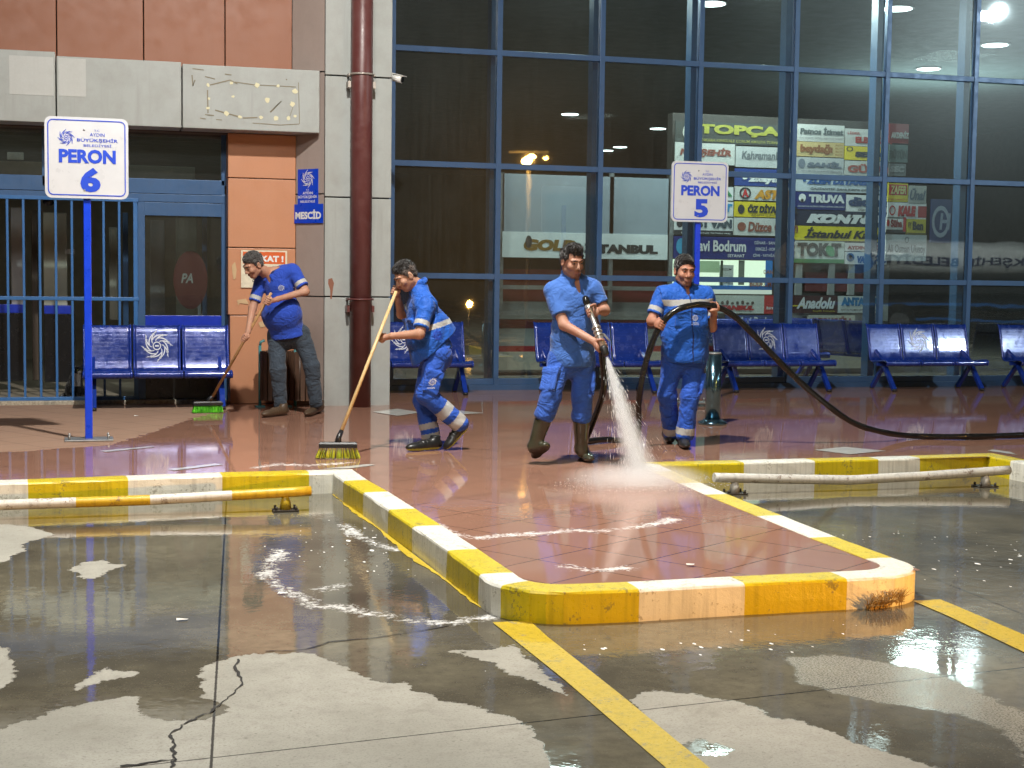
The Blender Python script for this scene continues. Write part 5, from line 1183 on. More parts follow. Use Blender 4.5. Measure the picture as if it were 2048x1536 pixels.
# ---------------------------------------------------------------- the four men
def person(label, v0, J, o):
    """J: joints as photo position and depth offset; o: options"""
    p = {k: np.array(V(x, y, v0 + dv)) for k, (x, y, dv) in J.items()}
    foot0 = (p['anR'] + p['anL']) / 2; t = empty('person', (foot0[0], foot0[1], bz), label, 'person', 'cleaning crew')
    up = N3((p['shL'] + p['shR']) / 2 - (p['hiL'] + p['hiR']) / 2); f = N3(o['f']); f = N3(f - up * (f @ up)); sx = np.cross(up, f)
    if sx @ (p['shL'] - p['shR']) < 0: sx = -sx
    allp = np.array(list(p.values())); lo, hi = allp.min(0) - .28, allp.max(0) + .28; lo[2] = .10
    H = .006; body = Field(lo, hi, H); hair = Field(p['head'] - .2, p['head'] + .2, .005)
    L, ax = head(body, hair, p['head'], o['hf'], o['hu'], o.get('hs', 1.0), top=o.get('top', 0))
    body.cone(p['neck'], L(0, -.02, -.055), .062, .056, .03)
    mid, hip = (p['shL'] + p['shR']) / 2, (p['hiL'] + p['hiR']) / 2; W2 = np.linalg.norm(p['shL'] - p['shR']) / 2
    bw, bd, bf = o.get('belly', (.165, .125, .0))
    def torso(F, g, k=.06):
        F.ell(mid - up * .13 + f * .01, (W2 * .86 + g, .115 + g, .19 + g), [sx, f, up], k); F.cone(p['shL'] - sx * .03, p['shR'] + sx * .03, .062 + g, .062 + g, k)
        F.cone(p['neck'], p['shL'] - sx * .02, .056 + g * .6, .055 + g, .04); F.cone(p['neck'], p['shR'] + sx * .02, .056 + g * .6, .055 + g, .04)
        F.ell(mid * .36 + hip * .64 + f * bf, (bw + g, bd + g, .19 + g), [sx, f, up], k); F.ell(hip + up * .02, (.165 + g, .12 + g, .13 + g), [sx, f, up], k)
    torso(body, 0)
    for s in 'LR':
        body.cone(p['sh' + s], p['el' + s], .050, .041, .02); hand(body, p['wr' + s], p['el' + s], p['gr' + s], o['ax' + s], o.get('rh' + s, .015), o.get('th' + s, 1), 1.0, 1.0, o.get('out' + s))
        body.cone(p['hi' + s], p['kn' + s], .080, .055, .03); body.cone(p['kn' + s], p['an' + s], .052, .040, .02)
    sk = o['skin']
    def pickbody(c):
        q = (c - p['head']); a = q @ ax[0]; b_ = q @ ax[1]; d = q @ ax[2]; hs = o.get('hs', 1.0)
        mi = np.zeros(len(c), int); face = (np.abs(a) < .075) & (b_ > .0) & (d < -.045 * hs) & (d > -.14)
        lip = (np.abs(a) < .021 * hs) & (b_ > .088 * hs) & (np.abs(d + .067 * hs) < .0095 * hs); mi[face] = 1
        side = (b_ > -.02) & (b_ < .06) & (d < -.03) & (d > -.12) & (np.linalg.norm(q, axis=1) < .16); mi[side & (np.abs(a) > .03)] = 1; mi[lip] = 2; return mi
    bo = body.build('body', [sk, o['beard'], M['lip']], t, pickbody, 1)
    hair.grain(o.get('hgrain', .002), 60 if o.get('hgrain', 0) < .004 else 38, 3); fade = o.get('fade')
    def pickh(c):
        q = c - p['head']; d = q @ ax[2]; b_ = q @ ax[1]; return np.where((d < .052 + .012 * np.sin(b_ * 90)) & (np.abs(q @ ax[0]) > .03), 1, 0)
    hair.build('hair', [o.get('hair', M['hair']), fade or o.get('hair', M['hair'])], t, pickh if fade else None, 1); face_parts(t, L, ax, o.get('hs', 1.0), 1.0)
    hv_, hq = hair.mesh(); e1, e2 = hv_[hq[:, 1]] - hv_[hq[:, 0]], hv_[hq[:, 3]] - hv_[hq[:, 0]]; hn = np.cross(e1, e2); hn /= np.linalg.norm(hn, axis=1)[:, None] + 1e-9; hc_ = hv_[hq].mean(1); rs = np.random.default_rng(o.get('seed', 1)); ls, kk = o.get('strand', (.010, 900))
    out_ = ((hc_ - p['head']) * hn).sum(1) > 0; ids = rs.choice(np.nonzero(out_)[0], kk); st = MB(); Tl = np.array(t.location)
    for i in ids:
        cc_ = hc_[i]; d_ = N3(hn[i] * .55 + ax[1] * (.5 if (cc_ - p['head']) @ ax[2] > .09 else -.5) + rs.normal(size=3) * .35 - ax[2] * (.5 if (cc_ - p['head']) @ ax[2] < .06 else 0)); l_ = ls * rs.uniform(.5, 1.3)
        st.tube([cc_ - d_ * .003 - Tl, cc_ + d_ * l_ * .6 - Tl, cc_ + N3(d_ - hn[i] * .6) * l_ - Tl], [.0016, .0013, .0005], 4, 0, False)
    st.build('hair_strands', o.get('hair', M['hair']) if not fade else fade if o.get('greytips') else o.get('hair', M['hair']), t)
    # trousers
    T = Field(lo, hi, .007); g = .014; T.ell(hip + up * .0, (.165 + g, .122 + g, .14 + g), [sx, f, up], .05)
    for s in 'LR':
        kn, an, hi_ = p['kn' + s], p['an' + s], p['hi' + s]; e = o.get('cut' + s, .0); d = N3(an - kn); T.cone(hi_, kn, .098, .074 if not o.get('slim') else .070, .045)
        T.cone(kn, an + d * .0, .073, o.get('cuff', .066), .03, [(an - d * e, d)]); T.cone(kn + d * .02, an - d * (e + .03), .070, o.get('cuff', .066) + .004, .03)
    pk = o.get('pockets')
    if pk:
        for s in pk:
            a, b_ = p['hi' + s], p['kn' + s]; c = a * .30 + b_ * .70; dd = N3(b_ - a); sd = sx * (1 if s == 'L' else -1); sd = N3(sd + f * o.get('pockf', .5)); sd = N3(sd - dd * (sd @ dd))
            T.rbox(c + sd * .082, (.012, .068, .085), [sd, np.cross(dd, sd), dd], .008, .01); T.rbox(c + sd * .088 - dd * .075, (.013, .073, .028), [sd, np.cross(dd, sd), dd], .008, .006)
    sp = []
    for s in 'LR':
        kn, an = p['kn' + s], p['an' + s]; sp += [(kn, .13, (an - kn) + sx * .35, 42, .007), (kn * .6 + an * .4, .12, (an - kn) - sx * .4, 52, .006), (an * .9 + kn * .1, .10, (an - kn) + f * .2, 62, .007), (p['hi' + s] * .75 + kn * .25, .15, f + sx * .5 - up, 40, .006)]
    T.folds(.004, 13, o.get('seed', 1), sp)
    tr = o['trousers']; tmats = [tr, M['refl'], M['vestdark']]; bands = o.get('bands', [])
    def pickt(c):
        mi = np.zeros(len(c), int)
        for s, (a0, a1) in bands:
            kn, an = p['kn' + s], p['an' + s]; oth = 'R' if s == 'L' else 'L'; k2, a2 = p['kn' + oth], p['an' + oth]
            def sd(q, a, b):
                tt = np.clip(((q - a) @ (b - a)) / ((b - a) @ (b - a)), 0, 1); return np.linalg.norm(q - a - tt[:, None] * (b - a), axis=1), ((q - a) @ (b - a)) / ((b - a) @ (b - a))
            d1, t1 = sd(c, kn, an); d2, _ = sd(c, k2, a2); mi[(d1 < d2 + .01) & (d1 < .12) & (t1 > a0) & (t1 < a1)] = 1
        return mi
    to = T.build('trousers', tmats, t, pickt)
    # polo shirt
    S = Field(lo, hi, .007); torso(S, .014); hem = hip - up * o.get('hem', .06); S.cone(hip + up * .14, hip - up * .10, o.get('skirt', .13), o.get('skirt', .13) * 1.02, .06)
    S.ell(hip - up * .02 + f * bf * .5, (.175, .135, .16), [sx, f, up], .05); S.clip(hem, -up)
    S.clip(p['neck'] + up * .055 + f * .0, N3(up + f * .35))
    slv = []
    for s in 'LR':
        a, b_ = p['sh' + s], p['el' + s]; d = N3(b_ - a); e = a + d * (np.linalg.norm(b_ - a) * o.get('sleeve', .78)); S.cone(a, b_ + d * .05, .070, .064, .03, [(e, d)]); slv.append((a, e, d)); S.folds if False else None
    vo_ = o.get('open', .05); S.ell(p['neck'] + f * .085 - up * (vo_ * .6), (.020, .05, vo_), [sx, f, up], .006, (), True)
    ring = []
    for q in range(15):
        th = math.radians(18 + 324 * q / 14); r = .066; hgt = .022 - .030 * math.cos(th); ring.append(p['neck'] + f * (r * math.cos(th) * 1.08) + sx * (r * math.sin(th) * 1.08) + up * (hgt + .012))
    for a, b_ in zip(ring[:-1], ring[1:]): S.cone(a, b_, .0125, .0125, .004); S.cone(a - up * .016 + N3(a - p['neck']) * .006, b_ - up * .016 + N3(b_ - p['neck']) * .006, .0125, .0125, .006)
    for e_, sg in ((ring[0], 1), (ring[-1], -1)):
        S.cone(e_, e_ - up * .050 + sx * sg * .022 + f * .018, .011, .008, .006); S.cone(e_ + sx * sg * .018 - f * .006, e_ - up * .050 + sx * sg * .024 + f * .018, .012, .008, .006)
    sp = [(p['sh' + s] * .75 + mid * .25, .12, p['el' + s] - p['sh' + s], 40, .006) for s in 'LR'] + [(hip + up * .08, .2, up + sx * .5, 36, .007), (mid * .5 + hip * .5 - sx * .1, .15, up - sx * .7, 40, .006), (mid * .5 + hip * .5 + sx * .1, .15, up + sx * .7, 40, .006)]
    S.folds(.0038, 11, o.get('seed', 1) + 5, sp)
    cuff = o.get('cuffband', .0)
    def picks(c):
        mi = np.zeros(len(c), int)
        for a, e, d in slv:
            q = (c - e) @ d; r = np.linalg.norm(c - e - q[:, None] * d, axis=1); k = (r < .09)
            if cuff: mi[k & (q > -cuff - .04) & (q < -cuff)] = 1
        n = p['neck']; q = c - n; rr_ = np.linalg.norm(q - (q @ up)[:, None] * up, axis=1); mi[(rr_ < .092) & (q @ up > .012) & (q @ up < .12)] = o.get('collar', 0)
        return mi
    so = S.build('polo_shirt', [o['shirt'], M['refl'], M['vestdark']], t, picks)
    # high visibility vest
    vo = None
    if 'vest' in o:
        X = Field(lo, hi, .007); torso(X, .032, .06); hv = hip - up * o.get('vhem', .05); fl = o.get('flare', (0, 0, 0)); back = A3(fl)
        X.cone(hip + up * .18, hip - up * .10, .145, .150, .06); X.ell(hip + up * .02 + f * .02, (.19, .15, .17), [sx, f, up], .05)
        if np.linalg.norm(back) > 0: X.cone(mid * .55 + hip * .45 + back * .45, hip + back, .12, .11, .09); X.cone(mid * .5 + hip * .5 + f * .05, hip + f * .10 - up * .05, .12, .10, .08)
        X.clip(hv, -N3(up + A3(o.get('hemtilt', (0, 0, 0))))); 
        for s in 'LR':
            sg = 1 if s == 'L' else -1; X.clip(p['sh' + s] + sx * sg * .028, sx * sg)
            X.ell(p['sh' + s] + sx * sg * .045 - up * .06, (.06, .085, .10), [sx, f, up], .02, (), True)
        X.cone(p['neck'] - sx * .062 + up * .05, p['neck'] + f * .07 + up * .0, .024, .022, .012); X.cone(p['neck'] + sx * .062 + up * .05, p['neck'] + f * .07 + up * .0, .024, .022, .012); X.cone(p['neck'] - sx * .062 + up * .05 - f * .02, p['neck'] + sx * .062 + up * .05 - f * .02, .03, .03, .02)
        X.clip(p['neck'] + up * .085, N3(up + f * .5)); X.ell(p['neck'] + up * .06 + f * .02, (.052, .058, .09), [sx, f, up], .01, (), True); X.ell(p['neck'] + f * .12 + up * .03, (.03, .07, .07), [sx, f, up], .02, (), True)
        for sg in (-1, 1):
            c = mid * .66 + hip * .34 + sx * sg * .085 + f * (.115 + .032); X.rbox(c, (.062, .012, .07), [sx, f, up], .006, .012); X.rbox(c + up * .055 + f * .005, (.066, .012, .02), [sx, f, up], .006, .006)
        sp = [(hip + up * .05, .22, up + sx * .4, 34, .010), (mid * .4 + hip * .6 + sx * .12, .17, up + sx * .8, 38, .008), (mid * .4 + hip * .6 - sx * .12, .17, up - sx * .8, 38, .008)]
        X.folds(.0055, 11, o.get('seed', 1) + 9, sp); vs_ = o.get('vstripe', [.33])
        def pickv(c):
            mi = np.zeros(len(c), int); tt = ((mid - c) @ up) / np.linalg.norm(mid - hip)
            for q in vs_: mi[np.abs(tt - q) < .052] = 1
            q = c - mid; mi[(np.abs(q @ sx) < .006) & (q @ f > .05)] = 2
            inner = (np.linalg.norm((c - p['neck'] - up * .05) - (((c - p['neck'] - up * .05) @ up)[:, None] * up), axis=1) < .066) & ((c - p['neck']) @ up > .0); mi[inner] = 2; return mi
        vo = X.build('vest', [o['vest'], M['refl'], M['vestdark']], t, pickv)
    # shoes or boots
    for s in 'LR':
        an = p['an' + s]; h, to_, soleup = [np.array(q, float) for q in o['foot' + s]]
        d = N3(to_ - h); u = N3(soleup); u = N3(u - d * (u @ d)); w = np.cross(d, u); ln = np.linalg.norm(to_ - h); Fd = Field(np.minimum(np.minimum(h, to_), an) - .18, np.maximum(np.maximum(h, to_), an) + .22, .005)
        k = ln / .29; A_ = [d, w, u]
        Fd.ell(h + d * .060 * k + u * .045, (.062 * k, .038, .046), A_, .02); Fd.ell(h + d * .15 * k + u * .034, (.09 * k, .043, .038), A_, .03); Fd.ell(h + d * .225 * k + u * .032, (.066 * k, .047, .034), A_, .03); Fd.cone(h + d * .07 * k + u * .05, h + d * .16 * k + u * .055, .040, .030, .03)
        sh = o['shoe']
        if sh == 'boot':
            top = an + N3(p['kn' + s] - an) * .24; Fd.cone(h + d * .068 * k + u * .06, an, .046, .047, .03); Fd.cone(an, top, .048, .070, .03, [(top - N3(p['kn' + s] - an) * .008, N3(p['kn' + s] - an))]); Fd.folds(.0015, 30, 4, [(h + d * .07 + u * .1, .09, u, 110, .004)])
        else:
            Fd.cone(h + d * .062 * k + u * .05, h + d * .055 * k + u * .105, .044, .042, .02, [(h + u * .118, u)]); Fd.folds(.001, 50, 4, [(h + d * .15 * k + u * .06, .05, d, 170, .004)])
        so_u = h + u * .0
        X3 = [(so_u + u * .0, -u)]; Fd.clip(h + u * .002, -u)
        def picksh(c, h=h, u=u, d=d):
            q = (c - h) @ u; return np.where(q < .016, 1, np.where((q < .021) & (sh == 'lime'), 1, 0))
        m3 = {'brown': [M['shoe'], M['sole']], 'black': [M['shoeblack'], M['sole']], 'lime': [M['shoeblack'], M['lime']], 'boot': [M['boot'], M['sole']]}[sh]
        fo = Fd.build('rubber_boot' if sh == 'boot' else 'shoe', m3, t, picksh)
        if sh != 'boot':
            b = MB()
            for q in range(4):
                c0 = h + d * (.115 + .02 * q) * k + u * (.083 - .006 * q); b.tube([c0 - w * .022 + d * .006, c0 + u * .004, c0 + w * .022 - d * .006], .0035, 6)
            b.v = [tuple(np.array(x) - np.array(t.location)) for x in b.v]; b.build('laces', M['shoe'] if sh == 'brown' else M['rubber'], t)
    return t, p, (up, f, sx), bo, so, to, vo
def onfloor(x, y): return np.array(G(x, y, .152))
Zu = np.array([0, 0, 1.0])
EM = emblem2d()
# --- grey haired man sweeping by the pier
J = dict(head=(507, 529, -.13), neck=(543, 549, -.03), shL=(587, 543, -.10), shR=(524, 556, .06), elL=(611, 583, -.20), elR=(505, 617, .0), wrL=(556, 598, -.31), wrR=(496, 664, -.18), grL=(534, 601, -.34), grR=(490, 677, -.22),
         hiL=(601, 668, -.02), hiR=(553, 668, .04), knL=(623, 730, -.07), knR=(556, 738, -.06), anL=(632, 806, -.02), anR=(561, 809, -.02))
a1, a2 = np.array(V(540, 588, 14.71)), np.array(V(418, 806, 15.02)); bx1 = N3(a1 - a2)
o = dict(f=(-.55, -.83, 0), hf=(-.78, -.40, -.52), hu=(-.42, -.25, .80), hs=1.04, belly=(.20, .165, .065), axL=bx1, axR=bx1, thL=-1, thR=1, skin=skin_mat('tanned_skin', (.42, .235, .16)), beard=skin_mat('stubbled_skin', (.40, .215, .145), .18),
         greytips=1, strand=(.007, 700), hair=M['hairdim'], fade=M['hairgrey'], shirt=M['polo'], trousers=M['jeans'], cuffband=.02, hem=.03, cuff=.062, cutL=-.03, cutR=-.03, shoe='brown', collar=2, seed=2,
         footL=(onfloor(646, 820), onfloor(612, 834), Zu), footR=(onfloor(577, 829), onfloor(524, 835), Zu), skirt=.15)
m1 = person('grey haired man in a royal blue polo shirt and dark jeans, sweeping beside the pier', 15.05, J, o)
t, p, (up, f, sx), bo, so, to, vo = m1
decal(t, 'chest_badge', so, *EM, (p['shL'] * .72 + p['shR'] * .28) - up * .13 + f * .13, N3(sx), up, f, .036, ink((.5, .52, .6)))
# --- bent man in the vest with the yellow broom
J = dict(head=(811, 551, -.02), neck=(838, 577, 0), shL=(853, 612, -.17), shR=(836, 612, .17), elL=(839, 668, -.25), elR=(803, 628, .20), wrL=(784, 672, -.17), wrR=(795, 594, .06), grL=(760, 675, -.10), grR=(790, 581, .0),
         hiL=(876, 708, -.10), hiR=(866, 708, .10), knL=(852, 790, -.12), knR=(846, 800, .10), anL=(921, 848, -.10), anR=(862, 874, .06))
a1, a2 = np.array(V(792, 584, 11.88)), np.array(V(676, 893, 11.70)); bx2 = N3(a1 - a2)
o = dict(f=(-1, -.05, 0), hf=(-.80, -.22, -.56), hu=(-.50, -.05, .80), hs=.98, belly=(.165, .135, .03), axL=bx2, axR=bx2, thL=-1, thR=1, skin=skin_mat('tanned_skin', (.43, .25, .17)), beard=skin_mat('stubbled_skin', (.40, .22, .15), .15),
         fade=M['hairfade'], shirt=M['vest'], trousers=M['work'], vest=M['vest'], cuffband=.018, sleeve=.80, hem=-.02, vhem=-.06, flare=(.20, 0, -.03), hemtilt=(-.55, 0, 0), vstripe=[.42], pockets=['L'], pockf=.0, bands=[('L', (.42, .62)), ('L', (.78, .98)), ('R', (.62, .78)), ('R', (.9, 1.03))], cuff=.070, cutL=-.02, cutR=-.02, shoe='lime', seed=4,
         footL=(np.array(V(941, 851, 11.84)), np.array(V(893, 903, 11.80)), (.86, 0, .5) if False else (-.72, -.1, .62)), footR=(onfloor(884, 898), onfloor(812, 903), Zu))
m2 = person('bent man in a blue reflective vest pushing the yellow bristled broom', 11.92, J, o)
t, p, (up, f, sx), bo, so, to, vo = m2
tv, tf = lab_text('AYDIN', 1.6, .3, 0, -.9); V2 = list(EM[0]) + [Vector((x, y - .55)) for x, y in tv]; F2 = list(EM[1]) + [tuple(i + len(EM[0]) for i in q) for q in tf]
decal(t, 'pocket_print', to, V2, F2, p['hiL'] * .34 + p['knL'] * .66 + np.array([0, -.1, 0]), (1, 0, 0), N3(p['hiL'] - p['knL']), (0, -1, 0), .040, ink((.6, .62, .66)))
decal(t, 'vest_emblem', vo, *EM, p['shL'] * .4 + p['hiL'] * .6 + np.array([.02, -.15, 0]), (1, 0, 0), Zu, (0, -1, 0), .05, ink((.02, .045, .40)))
# --- man with the nozzle
J = dict(head=(1144, 522, -.06), neck=(1144, 556, 0), shR=(1105, 583, .0), shL=(1186, 577, .0), elR=(1128, 650, -.14), elL=(1209, 621, -.06), wrR=(1190, 684, -.34), wrL=(1196, 622, -.20), grR=(1204, 690, -.37), grL=(1183, 622, -.24),
         hiR=(1121, 718, .0), hiL=(1166, 718, .0), knR=(1103, 790, -.10), knL=(1164, 790, -.02), anR=(1068, 893, -.04), anL=(1162, 898, .05))
n0, n1 = np.array(V(1176, 611, 10.63)), np.array(V(1212, 709, 10.44)); nx = N3(n0 - n1)
fr = onfloor(1066, 924); fr[2] += .015
o = dict(f=(.22, -.97, 0), hf=(.22, -.94, -.26), hu=(.02, -.25, .97), hs=1.0, top=.012, hgrain=.006, belly=(.165, .128, .01), axL=nx, axR=nx, rhL=.028, rhR=.024, thL=1, thR=-1, skin=skin_mat('tanned_skin', (.42, .235, .165)), beard=skin_mat('stubbled_skin', (.37, .21, .15), .2),
         strand=(.016, 1100), open=.085, fade=M['hairfade2'], shirt=M['polo3'], trousers=M['work3'], sleeve=.70, hem=.06, pockets=['R', 'L'], pockf=.5, cuff=.074, cutL=.24, cutR=.24, shoe='boot', seed=6,
         footR=(fr, fr + np.array([.05, -.22, .12]), (.05, .5, .9)), footL=(onfloor(1162, 912) + np.array([0, .03, 0]), onfloor(1172, 925) + np.array([0.02, -.05, 0]), Zu))
m3 = person('dark haired man in faded blue work clothes and rubber boots spraying the pavement', 10.85, J, o)
t, p, (up, f, sx), bo, so, to, vo = m3
decal(t, 'chest_badge', so, *EM, p['shL'] * .74 + p['shR'] * .26 - up * .13 + f * .12, sx, up, f, .034, ink((.35, .42, .6)))
# --- man carrying the hose
J = dict(head=(1369, 541, -.05), neck=(1368, 580, .0), shR=(1322, 594, .0), shL=(1414, 594, .0), elR=(1303, 642, -.04), elL=(1424, 655, -.06), wrR=(1314, 645, -.16), wrL=(1428, 628, -.17), grR=(1322, 650, -.21), grL=(1425, 612, -.23),
         hiR=(1346, 715, .0), hiL=(1391, 715, .0), knR=(1334, 788, .02), knL=(1380, 790, -.06), anR=(1344, 864, .22), anL=(1370, 870, -.02))
o = dict(f=(.03, -1, 0), hf=(-.03, -.98, -.14), hu=(0, -.1, 1), hs=1.06, belly=(.185, .135, .015), axL=N3((1, .1, .1)), axR=N3((.45, -.1, .9)), rhL=.024, rhR=.024, thL=1, thR=1, outL=(0, -.3, 1) if False else (.0, -.2, -1), outR=(-1, 0, -.3), skin=skin_mat('ruddy_skin', (.42, .215, .145)), beard=skin_mat('dark_stubble_skin', (.36, .19, .13), .32),
         shirt=M['vest'], trousers=M['work'], vest=M['vest'], cuffband=.018, hem=0, vhem=.035, vstripe=[.085], sleeve=.72, cuff=.072, cutL=-.02, cutR=-.02, shoe='black', seed=8, bands=[('L', (.80, .97)), ('R', (.80, .97))], pockets=['L'], pockf=.2,
         footR=(onfloor(1341, 878) + np.array([0, .1, 0]), onfloor(1340, 888), Zu), footL=(onfloor(1368, 884) + np.array([0, .12, 0]), onfloor(1373, 900), Zu))
m4 = person('man in a blue vest with reflective stripes carrying the black hose in both hands', 11.78, J, o)
t, p, (up, f, sx), bo, so, to, vo = m4
V2 = list(EM[0]); F2 = list(EM[1])
for s_, ww, yy in (('AYDIN', 1.6, -1.45), ('BÜYÜKŞEHİR', 2.2, -1.85)):
    tv, tf = lab_text(s_, ww, .3, 0, yy); k = len(V2); V2 += [Vector(q) for q in tv]; F2 += [tuple(i + k for i in q) for q in tf]
decal(t, 'vest_badge', vo, V2, F2, np.array(V(1392, 636, 11.6)), sx, up, f, .033, ink((.55, .6, .7)))
# ---------------------------------------------------------------- brooms, hose, spray, cat and small things
M['wood'] = dirty('worn_wood_handle', (.42, .24, .10), (.24, .13, .05), .5, 20, .5, .1); M['woodpale'] = dirty('pale_wood_handle', (.58, .42, .20), (.40, .22, .08), .45, 8, .4, .1)
def broom(label, top, neckp, hc, hdir, lw, handle, hcol, bcols, splay, nb, blen):
    """hc: centre of the bristle tips on the floor; hdir: long direction of the head"""
    t = empty('broom', tuple(hc), label, 'broom'); O = np.array(hc); hd = N3(hdir); hp = np.array([hd[1], -hd[0], 0]); L2, w2 = lw[0] / 2, lw[1] / 2
    b = MB(); b.tube([top - O, (top * .5 + neckp * .5) - O, neckp - O], [.0135, .0145, .015], 12); b.build('handle', handle, t)
    zb = blen; b = MB(); vs = []
    for z, k in ((zb, 1.0), (zb + .03, .97), (zb + .042, .75)):
        for a, c in ((-1, -1), (1, -1), (1, 1), (-1, 1)): vs.append(hd * L2 * a * (1 - (1 - k) * .3) + hp * w2 * c * k + Zu * z)
    b.add(vs, [(0, 3, 2, 1), (8, 9, 10, 11)] + [(i * 4 + j, i * 4 + (j + 1) % 4, i * 4 + 4 + (j + 1) % 4, i * 4 + 4 + j) for i in range(2) for j in range(4)])
    b.tube([Zu * (zb + .035), Zu * (zb + .05) + (neckp - O - Zu * (zb + .03)) * .5, neckp - O + N3(top - neckp) * .05], [.028, .022, .018], 12); b.build('head', hcol, t)
    b = MB(); rr = random.Random(3)
    for i in range(nb):
        for j in range(5):
            a, c = (i + .5) / nb * 2 - 1, (j + .5) / 5 * 2 - 1
            for q in range(3):
                r0 = hd * (L2 * a * .96) + hp * (w2 * c * .8) + Zu * zb; tip = hd * (L2 * a * (1 + splay) + rr.uniform(-.008, .008)) + hp * (w2 * c * (1 + splay * 1.5) + rr.uniform(-.008, .008)) + Zu * rr.uniform(-.002, .008)
                md = (r0 + tip) / 2 + hd * (a * splay * .01); ci = rr.randrange(len(bcols)); f0 = len(b.f); b.tube([r0, md, tip], [.0035, .0032, .0018], 4, ci, False)
    b.build('bristles', bcols, t)
    return t
M['brk'] = plain('black_broom_head', (.015, .015, .016), .35)
hc = onfloor(416, 826) + np.array([0, .04, 0])
broom('broom with bright green bristles held by the grey haired man', np.array(V(542, 586, 14.71)), hc + Zu * .13 + np.array([.03, -.0, .0]), hc, (1, .12, 0), (.30, .07), M['wood'], M['brk'], [plain('green_bristles', (.16, .72, .03), .5), plain('dark_green_bristles', (.08, .45, .02), .5)], .06, 20, .075)
hc = onfloor(678, 918) + np.array([0, .05, 0])
broom('wide broom with yellow bristles and long pale handle pushed by the bent man', np.array(V(792, 583, 11.86)), hc + Zu * .17 + np.array([.012, .02, 0]), hc, (1, -.18, 0), (.30, .075), M['woodpale'], M['brk'], [plain('yellow_bristles', (.52, .50, .02), .5), plain('lime_bristles', (.40, .52, .03), .5), plain('dark_bristles', (.10, .10, .02), .5)], .18, 22, .085)
# hose
def spline(pts, n=10):
    P = [Vector(q) for q in pts]; out = []
    for i in range(len(P) - 1):
        a, b_, c, d = P[max(0, i - 1)], P[i], P[i + 1], P[min(len(P) - 1, i + 2)]
        for k in range(n):
            t = k / n; out.append(.5 * ((2 * b_) + (c - a) * t + (2 * a - 5 * b_ + 4 * c - d) * t * t + (3 * b_ - a - 3 * c + d) * t ** 3))
    return out + [P[-1]]
fz = .152 + .028
nr, nt_ = Vector(n0), Vector(n1); ndir = (nt_ - nr).normalized()
hp = [G(2120, 868, fz), G(2048, 870, fz), G(1940, 873, fz), G(1830, 872, fz)] + [V(1760, 863, 11.80), V(1700, 842, 11.72), V(1630, 790, 11.66), V(1570, 735, 11.62), V(1500, 662, 11.58), V(1462, 628, 11.56), V(1426, 612, 11.55), V(1390, 610, 11.52), V(1350, 622, 11.53), V(1322, 650, 11.56), V(1303, 690, 11.60), V(1288, 740, 11.66), V(1278, 800, 11.74)]
hp += [Vector((4.50, 12.05, fz)), Vector((4.25, 12.1, fz)), Vector((3.95, 11.9, fz)), Vector((3.83, 11.5, fz + .02)), V(1205, 790, 11.24), V(1205, 720, 11.12), V(1196, 660, 10.98), V(1183, 618, 10.80), nr - ndir * .06, nr]
fl_ = empty('water_hose', tuple(G(1830, 872, .152)), 'long black water hose lifted by one man and ending at the spray nozzle', 'hose')
O = fl_.location
M['hose'] = dirty('wet_black_hose', (.010, .010, .010), (.05, .045, .04), .16, 30, .25, .08)
pts = spline(hp, 8); b = MB(); b.tube([q - O for q in pts], [.0265 + .0015 * math.sin(i * .9) for i in range(len(pts))], 14); b.build('tube', M['hose'], fl_)
M['alu'] = plain('worn_aluminium', (.52, .50, .46), .32, .75, 0, .2, 25, .15)
def along(a, b_, t): return a + (b_ - a) * t - O
b = MB(); b.tube([along(nr, nt_, t) for t in (0, .10, .12, .40, .42, .66, .70, .84)], [.028, .028, .019, .019, .027, .030, .026, .026], 16)
for tt in (.46, .54, .62): b.tube([along(nr, nt_, tt - .012), along(nr, nt_, tt + .012)], .036, 16)
b.bar(along(nr, nt_, .60) + Vector((.03, -.02, .01)), along(nr, nt_, .80) + Vector((.045, -.03, .03)), .016, .008); nz = b.build('nozzle', M['alu'], fl_)
b = MB(); b.tube([along(nr, nt_, t) for t in (.84, .88, 1.0, 1.02)], [.027, .030, .026, .020], 16); b.build('nozzle_tip', M['rubber'], nz)
# water: a spreading jet of droplets and mist that strikes the paving
wj = MB(); rr = random.Random(11)
tip = nt_ + ndir * .02; hit = G(1288, 968, .155)
def wob(s): return Vector((rr.gauss(0, s), rr.gauss(0, s), rr.gauss(0, s)))
sidev = Vector((1, 0, 0)); 
def jet_pos(t, off):
    return tip.lerp(hit, t) + off * (t ** .85)
for i in range(4800):
    t = rr.random() ** 1.25; a = rr.uniform(0, 2 * math.pi); r = abs(rr.gauss(0, 1)) * .075
    if rr.random() < .10: r *= 1.8
    off = Vector((math.cos(a) * r * 1.0, math.sin(a) * r * 1.2, math.sin(a + 1) * r * .6)); p0 = jet_pos(t, off); p1 = jet_pos(min(1, t + rr.uniform(.012, .05)), off * 1.02)
    s = rr.uniform(.0003, .0009) * (1.5 - .5 * t); wj.tube([p0, (p0 + p1) / 2, p1], [s * .3, s, s * .4], 4, 0, False)
for i in range(900):                      # spatter thrown up where the jet lands
    a = rr.uniform(0, 2 * math.pi); r = rr.random() ** .7 * .55; c = hit + Vector((math.cos(a) * r * 1.2, math.sin(a) * r * .7, rr.random() ** 2.5 * .16 * (1 - r / .6)))
    wj.ball(c, rr.uniform(.0012, .0035), 4)
